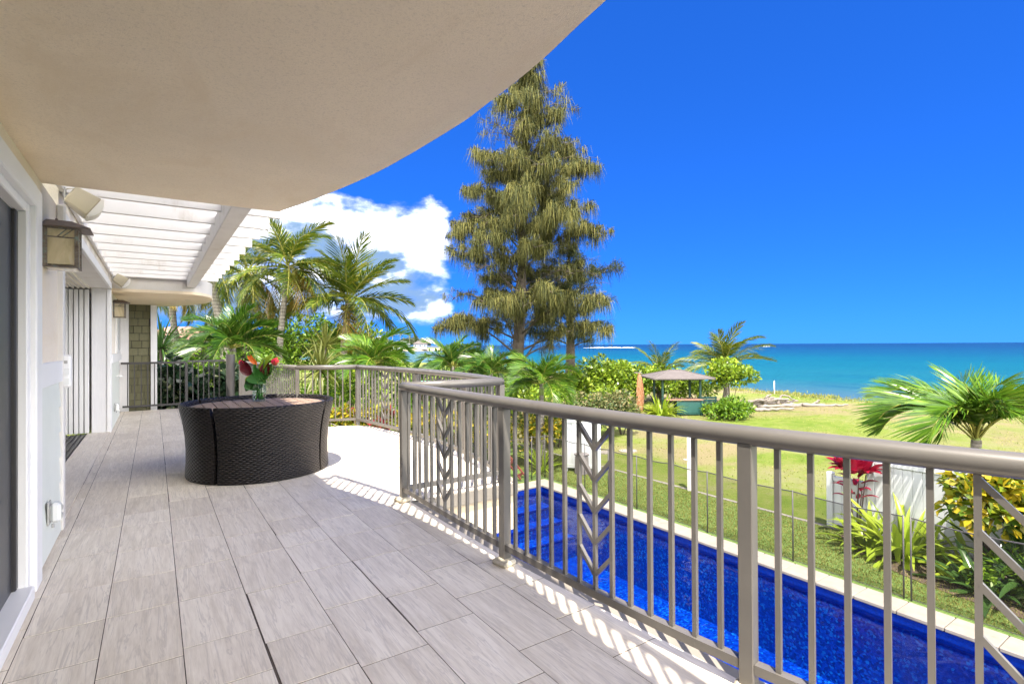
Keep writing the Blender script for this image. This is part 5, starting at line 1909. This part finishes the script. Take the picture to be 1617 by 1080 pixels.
    MB().bbox(12.04, 12.18, 9.17, 9.31, G + 1.7, G + 1.73, .008).build('cap', 'white_paint', T)
    MB().tube([(11.96, 9.30, G + .86), (12.28, 9.16, G + .84)], .018, 8).build('tap', 'white_paint', T)
    MB().lathe([(.001, 0), (.035, 0), (.035, .02), (.001, .02)], (11.96, 9.30, G + .86), 12).build('handle', 'grey_plastic', T)
    # green beach shelter
    ang = math.atan2(18.84 - 20.68, 26.59 - 23.87)
    c, s_ = math.cos(ang), math.sin(ang)
    O = Vector((25.35, 20.35, G))

    def hb_(m, x0, x1, y0, y1, z0, z1, b=.012):
        k = MB().bbox(x0, x1, y0, y1, z0, z1, b)
        m.add([(O.x + x * c - y * s_, O.y + x * s_ + y * c, O.z + z) for x, y, z in k.v], k.f)
        return m
    T = thing('beach_shelter', 'green open sided beach shelter with grey hipped roof and counter', 'shelter', O)
    for x in (-1.0, 1.15):
        for y in (-.9, .9):
            hb_(MB(), x - .06, x + .06, y - .06, y + .06, 0, 2.12).build('post', 'hut_green_dark', T)
    m = MB()
    ev = [(-1.75, -1.6), (1.75, -1.6), (1.75, 1.6), (-1.75, 1.6)]
    vv = [(x, y, 2.03) for x, y in ev] + [(x, y, 2.10) for x, y in ev] + [(-.35, 0, 2.50), (.35, 0, 2.50)]
    m.add([(O.x + x * c - y * s_, O.y + x * s_ + y * c, O.z + z) for x, y, z in vv],
          [(3, 2, 1, 0), (0, 1, 5, 4), (1, 2, 6, 5), (2, 3, 7, 6), (3, 0, 4, 7), (4, 5, 9, 8), (5, 6, 9), (6, 7, 8, 9), (7, 4, 8)])
    rf = m.build('roof', 'hut_roof', T)
    k = MB()
    for p, q in (((-.35, 0, 2.51), (.35, 0, 2.51)), ((.35, 0, 2.50), (1.75, -1.6, 2.11)), ((.35, 0, 2.50), (1.75, 1.6, 2.11)), ((-.35, 0, 2.50), (-1.75, -1.6, 2.11)), ((-.35, 0, 2.50), (-1.75, 1.6, 2.11))):
        w3 = lambda v: (O.x + v[0] * c - v[1] * s_, O.y + v[0] * s_ + v[1] * c, O.z + v[2])
        k.bar(w3(p), w3(q), .10, .03)
    k.build('ridge_cap', 'hut_roof', rf)
    for y in (-.9, .9):
        hb_(MB(), -1.3, 1.4, y - .03, y + .03, 1.95, 2.07).build('beam', 'hut_green_dark', T)
    T = thing('counter', 'teal green counter cabinet with brown wooden top under the shelter', 'counter', O + Vector((.5, -1.0, 0)))
    hb_(MB(), -.35, 1.05, -1.45, -.85, .05, .84).build('cabinet', 'hut_green', T)
    hb_(MB(), -.24, .94, -1.47, -1.452, .14, .72, .004).build('door_panel', 'hut_green', T)
    for x in (-.37, 1.0):
        hb_(MB(), x, x + .09, -1.5, -1.41, 0, .84).build('leg', 'hut_green', T)
    hb_(MB(), -.95, 1.12, -1.52, -.55, .845, .90).build('top', 'counter_wood', T)
    T = thing('bench', 'teal green bench with a slatted back right of the shelter counter', 'bench', O + Vector((1.5, -.5, 0)))
    hb_(MB(), 1.25, 2.35, -.75, -.30, .40, .46).build('seat', 'hut_green', T)
    for i in range(3):
        hb_(MB(), 1.25, 2.35, -.28, -.24, .52 + i * .15, .64 + i * .15).build('back_slat', 'hut_green', T)
    for x in (1.28, 2.26):
        hb_(MB(), x, x + .07, -.72, -.65, 0, .40).build('leg', 'hut_green', T)
        hb_(MB(), x, x + .07, -.24, -.17, 0, .95).build('leg', 'hut_green', T)
    # upright carved board (old canoe hull)
    T = thing('carved_board', 'weathered brown wooden canoe hull standing upright in the garden', 'canoe', (23.95, 21.8, G))
    m = MB()
    n = 14
    vv, ff = [], []
    fx, fy = rx.x, rx.y
    for i in range(n + 1):
        t = i / n
        w = .27 * math.sin(math.pi * (.10 + .86 * t)) ** .55 * (1 - .25 * t)
        dp = .10 * math.sin(math.pi * (.08 + .88 * t)) ** .5
        off = .05 * math.sin(t * 3) - .05 * t
        for k in range(8):
            a = 2 * math.pi * k / 8
            u_, d_ = math.cos(a) * w + off, math.sin(a) * dp
            vv.append((23.95 + fx * u_ - fy * d_, 21.8 + fy * u_ + fx * d_, G + 2.28 * t))
    for i in range(n):
        for k in range(8):
            ff.append((i * 8 + k, i * 8 + (k + 1) % 8, (i + 1) * 8 + (k + 1) % 8, (i + 1) * 8 + k))
    ff += [tuple(range(8))[::-1], tuple(n * 8 + k for k in range(8))]
    m.add(vv, ff)
    m.build('hull', 'canoe_wood', T, auto=50)
    MB().bar((23.7, 21.98, G + 2.33), (24.05, 21.74, G + 2.30), .12, .05).build('top_piece', 'driftwood', T)
    # driftwood
    T = thing('driftwood_pile', 'tangled pile of bleached driftwood logs by the shore', 'driftwood', (33, 18.6, G))
    r_ = random.Random(14)
    logs = [((30.6, 20.3), (33.8, 18.2), .16, .42), ((31.8, 19.6), (34.4, 17.9), .14, .28), ((32.0, 19.6), (34.0, 18.4), .13, .75), ((33.0, 18.2), (35.3, 16.7), .12, .2), ((31.0, 18.6), (33.4, 17.2), .13, .16), ((32.4, 19.0), (33.0, 18.9), .10, 1.0), ((33.2, 18.6), (34.2, 18.0), .08, 1.05), ((34.0, 17.4), (36.4, 15.8), .11, .16), ((29.0, 18.2), (31.4, 16.6), .14, .14), ((31.4, 19.9), (32.6, 18.5), .09, .62), ((34.6, 17.2), (34.9, 16.9), .08, .55)]
    for i, ((xa, ya), (xb, yb), rd, z) in enumerate(logs):
        p = [Vector((xa, ya, G + rd)), Vector(((xa + xb) / 2 + r_.uniform(-.3, .3), (ya + yb) / 2 + r_.uniform(-.3, .3), G + z * .6 + r_.uniform(-.05, .1))), Vector((xb, yb, G + z * r_.uniform(.3, 1) + .05))]
        sp = spline(p, 6)
        MB().tube([q + Vector((r_.uniform(-.04, .04),) * 3) for q in sp], [rd * (1 - .6 * k / (len(sp) - 1)) * r_.uniform(.85, 1.15) for k in range(len(sp))], 7).build('log', 'driftwood', T, smooth=True)
    T = thing('beach_post', 'thin white stake standing at the water edge', 'post', (40.8, 23.1, G))
    MB().tube([(40.8, 23.1, G - .2), (40.8, 23.1, G + 1.0)], .035, 8).build('stake', 'white_paint', T, smooth=True)
    MB().tube([(40.8, 23.1, G + 1.0), (40.8, 23.1, G + 1.06)], .042, 8).build('cap', 'white_paint', T, smooth=True)
    # teal garden swing glimpsed through the railings
    O2 = Vector((8.55, 17.0, G))
    T = thing('garden_swing', 'red brown garden swing with teal seat and aqua awning seen through the railing', 'swing', O2)
    ux_, uy_ = Vector((rx.x, rx.y, 0)).normalized(), Vector((-rx.y, rx.x, 0)).normalized()

    def sw(m, x0, x1, y0, y1, z0, z1):
        k = MB().bbox(x0, x1, y0, y1, z0, z1, .01)
        m.add([tuple(O2 + ux_ * x + uy_ * y + Vector((0, 0, z))) for x, y, z in k.v], k.f)
        return m
    for x in (-.75, .75):
        for y in (-.5, .5):
            sw(MB(), x - .05, x + .05, y - .05, y + .05, 0, 2.55).build('post', 'red_wood', T)
    for x in (-.75, .75):
        sw(MB(), x - .05, x + .05, -.6, .6, 2.55, 2.65).build('beam', 'red_wood', T)
    sw(MB(), -.62, .62, -.3, .28, .85, .95).build('seat', 'teal', T)
    sw(MB(), -.62, .62, .28, .36, .95, 1.55).build('backrest', 'red_wood', T)
    sw(MB(), -.62, .62, -.34, -.28, .55, .84).build('seat_skirt', 'teal', T)
    for k in range(5):
        sw(MB(), -.9 + k * .36, -.9 + k * .36 + .34, -.7, .7, 2.655, 2.70).build('awning_panel', 'aqua', T)
    # recliner on the lawn strip by the pool corner
    T = thing('wooden_recliner', 'brown wooden recliner frame leaning by the pool corner', 'recliner', (9.1, 13.2, G))
    MB().bar((8.7, 13.7, G + 1.1), (9.3, 13.05, G + .05), .09, .035).build('side_rail', 'red_wood', T)
    MB().bar((8.35, 13.4, G + 1.1), (8.95, 12.78, G + .05), .09, .035).build('side_rail', 'red_wood', T)
    for k in range(6):
        t = (k + .5) / 6
        p = Vector((8.7, 13.7, G + 1.1)).lerp(Vector((9.3, 13.05, G + .05)), t)
        q = Vector((8.35, 13.4, G + 1.1)).lerp(Vector((8.95, 12.78, G + .05)), t)
        MB().bar(p, q, .02, .10).build('slat', 'red_wood', T)
    # stepping stones
    for i, (x, y) in enumerate(((13.2, 15.0), (13.9, 14.3), (14.7, 14.0))):
        r_ = random.Random(200 + i)
        poly = [(x + math.cos(a * .785) * .4 * r_.uniform(.8, 1.1), y + math.sin(a * .785) * .3 * r_.uniform(.8, 1.1)) for a in range(8)]
        o = MB().prism(poly, G - .05, G + .03).build('stepping_stone', 'coping', label=('flat stepping stone nearest the white gate', 'middle stepping stone on the dry lawn', 'stepping stone farthest from the white gate')[i], cat='stone', group='stepping stones', base=Vector((x, y, G)))


# ------------------------------------------------------------------ far things
def far_house(label, O, w, dp, h, roof_h, wall, roof, rot, name='neighbour_house', nwin=3):
    c, s_ = math.cos(rot), math.sin(rot)
    O = Vector(O)
    T = thing(name, label, 'house', O)
    tf = lambda v: (O.x + v[0] * c - v[1] * s_, O.y + v[0] * s_ + v[1] * c, O.z + v[2])
    k = MB().box(-w / 2, w / 2, -dp / 2, dp / 2, -1, h)
    MB().add([tf(v) for v in k.v], k.f).build('wall', wall, T)
    e = .5
    ev = [(-w / 2 - e, -dp / 2 - e), (w / 2 + e, -dp / 2 - e), (w / 2 + e, dp / 2 + e), (-w / 2 - e, dp / 2 + e)]
    r_ = max(w / 2 - dp / 2, .3)
    vv = [(x, y, h - .1) for x, y in ev] + [(x, y, h + .08) for x, y in ev] + [(-r_, 0, h + roof_h), (r_, 0, h + roof_h)]
    MB().add([tf(v) for v in vv], [(3, 2, 1, 0), (0, 1, 5, 4), (1, 2, 6, 5), (2, 3, 7, 6), (3, 0, 4, 7), (4, 5, 9, 8), (5, 6, 9), (6, 7, 8, 9), (7, 4, 8)]).build('roof', roof, T)
    for i in range(nwin):
        x = -w / 2 + w * (i + .5) / nwin
        k = MB().box(x - w * .1, x + w * .1, -dp / 2 - .06, -dp / 2 + .05, h * .35, h * .78)
        f = MB().add([tf(v) for v in k.v], k.f).build('window', 'white_paint', T)
        k = MB().box(x - w * .085, x + w * .085, -dp / 2 - .09, -dp / 2 - .02, h * .38, h * .75)
        MB().add([tf(v) for v in k.v], k.f).build('pane', 'pane', f)


def build_far():
    # neighbours inland
    far_house('low neighbour house with red tiled hip roof under the far soffit', (2.6, 71, GZ), 9, 6.5, 4.6, 1.7, 'house_wall', 'roof_tile', -.3)
    far_house('second red tiled roof behind the manila palm', (10.2, 78, GZ), 9, 6.5, 4.2, 1.6, 'house_wall', 'roof_tile', -.1)
    # land across the bay: houses and trees
    far_house('blue grey beach house on the far shore of the bay', (172, 420, -1), 15, 9, 3.6, 3.0, 'far_wall', 'far_roof', -.4)
    far_house('tan beach house among trees on the far shore', (160, 436, -1), 14, 9, 7.5, 3.0, 'house_wall', 'far_roof', -.4)
    far_house('small pale house at the right of the far shore', (197, 437, -1), 12, 8, 4, 2.6, 'far_wall', 'hut_roof', -.4)
    rr = random.Random(33)
    spots = [(150, 432, 6.5, 'leftmost round tree'), (166, 441, 7, 'tree behind the blue grey house'), (181, 434, 8.5, 'tree right of the blue grey house'), (188, 440, 9.5, 'tall ironwood clump'), (196, 447, 11, 'tallest ironwood clump'), (205, 449, 9, 'tree right of the pale house'), (212, 455, 8, 'tree near the tip of the point'), (140, 428, 6, 'low tree left of the houses'), (128, 430, 7, 'far left shoreline tree'), (176, 428, 3.0, 'beach hedge')]
    for i, (x, y, h, lb) in enumerate(spots):
        bush('shore_tree', lb + ' on the far shore', 'tree', (x, y, -1), (h * .42, h * .42, h * .45), 900, .9 + .05 * h, 'far_leaf', 300 + i, K=24, clump=.4, aspect=.5, lift=1.2, stems=3, group='trees across the bay')
    for i, (x, y, h, lb) in enumerate(((163, 430, 12, 'left palm'), (170, 434, 16, 'tallest palm'), (176, 432, 11, 'middle palm'), (184, 431, 9, 'right palm'))):
        palm(lb + ' silhouetted on the far shore', (x, y, -1), (x + .5, y, h), 3.6, 12, 'coco', 320 + i, (.3, .22), pitch=(70, -30), name='palm_tree', group='palms across the bay', trunk_sides=6)
    # inland skyline seen under the soffit
    for i, (x, y, h, lb) in enumerate(((-4, 52, 5.5, 'round tree behind the white corner board'), (6, 56, 5.2, 'tree in front of the second red roof'), (12, 62, 6, 'tree right of the second red roof'), (18, 70, 6, 'shoreline tree left of the gap to the bay'), (24, 84, 6.0, 'shoreline tree beside the gap to the bay'))):
        bush('shade_tree', lb, 'tree', (x, y, GZ), (h * .5, h * .5, h * .36), 1500, .42, 'grey_bush' if i % 2 else 'dark_bush', 340 + i, K=34, clump=.34, aspect=.5, lift=1.6, stems=4, group='inland trees')
    palm('distant coconut palm beyond the red roof', (-1.5, 60, GZ), (-1.0, 60, 6.2), 3.4, 14, 'coco', 351, (.2, .15), pitch=(70, -30), trunk_sides=8)
    palm('leaning coconut trunk below the manila palm fronds', (2.6, 24.5, GZ), (1.75, 24.8, 5.1), 2.9, 12, 'coco', 352, (.2, .15), pitch=(75, -30), dry=2)


build_ground()
build_pool()
build_deck()
build_house()
build_pergola()
build_railings()
build_wall_things()
build_table()
build_trees()
build_shrubs()
build_garden_things()
build_far()
print('objects', len(bpy.data.objects), 'tris', sum(sum(len(p.vertices) - 2 for p in m.polygons) for m in bpy.data.meshes))
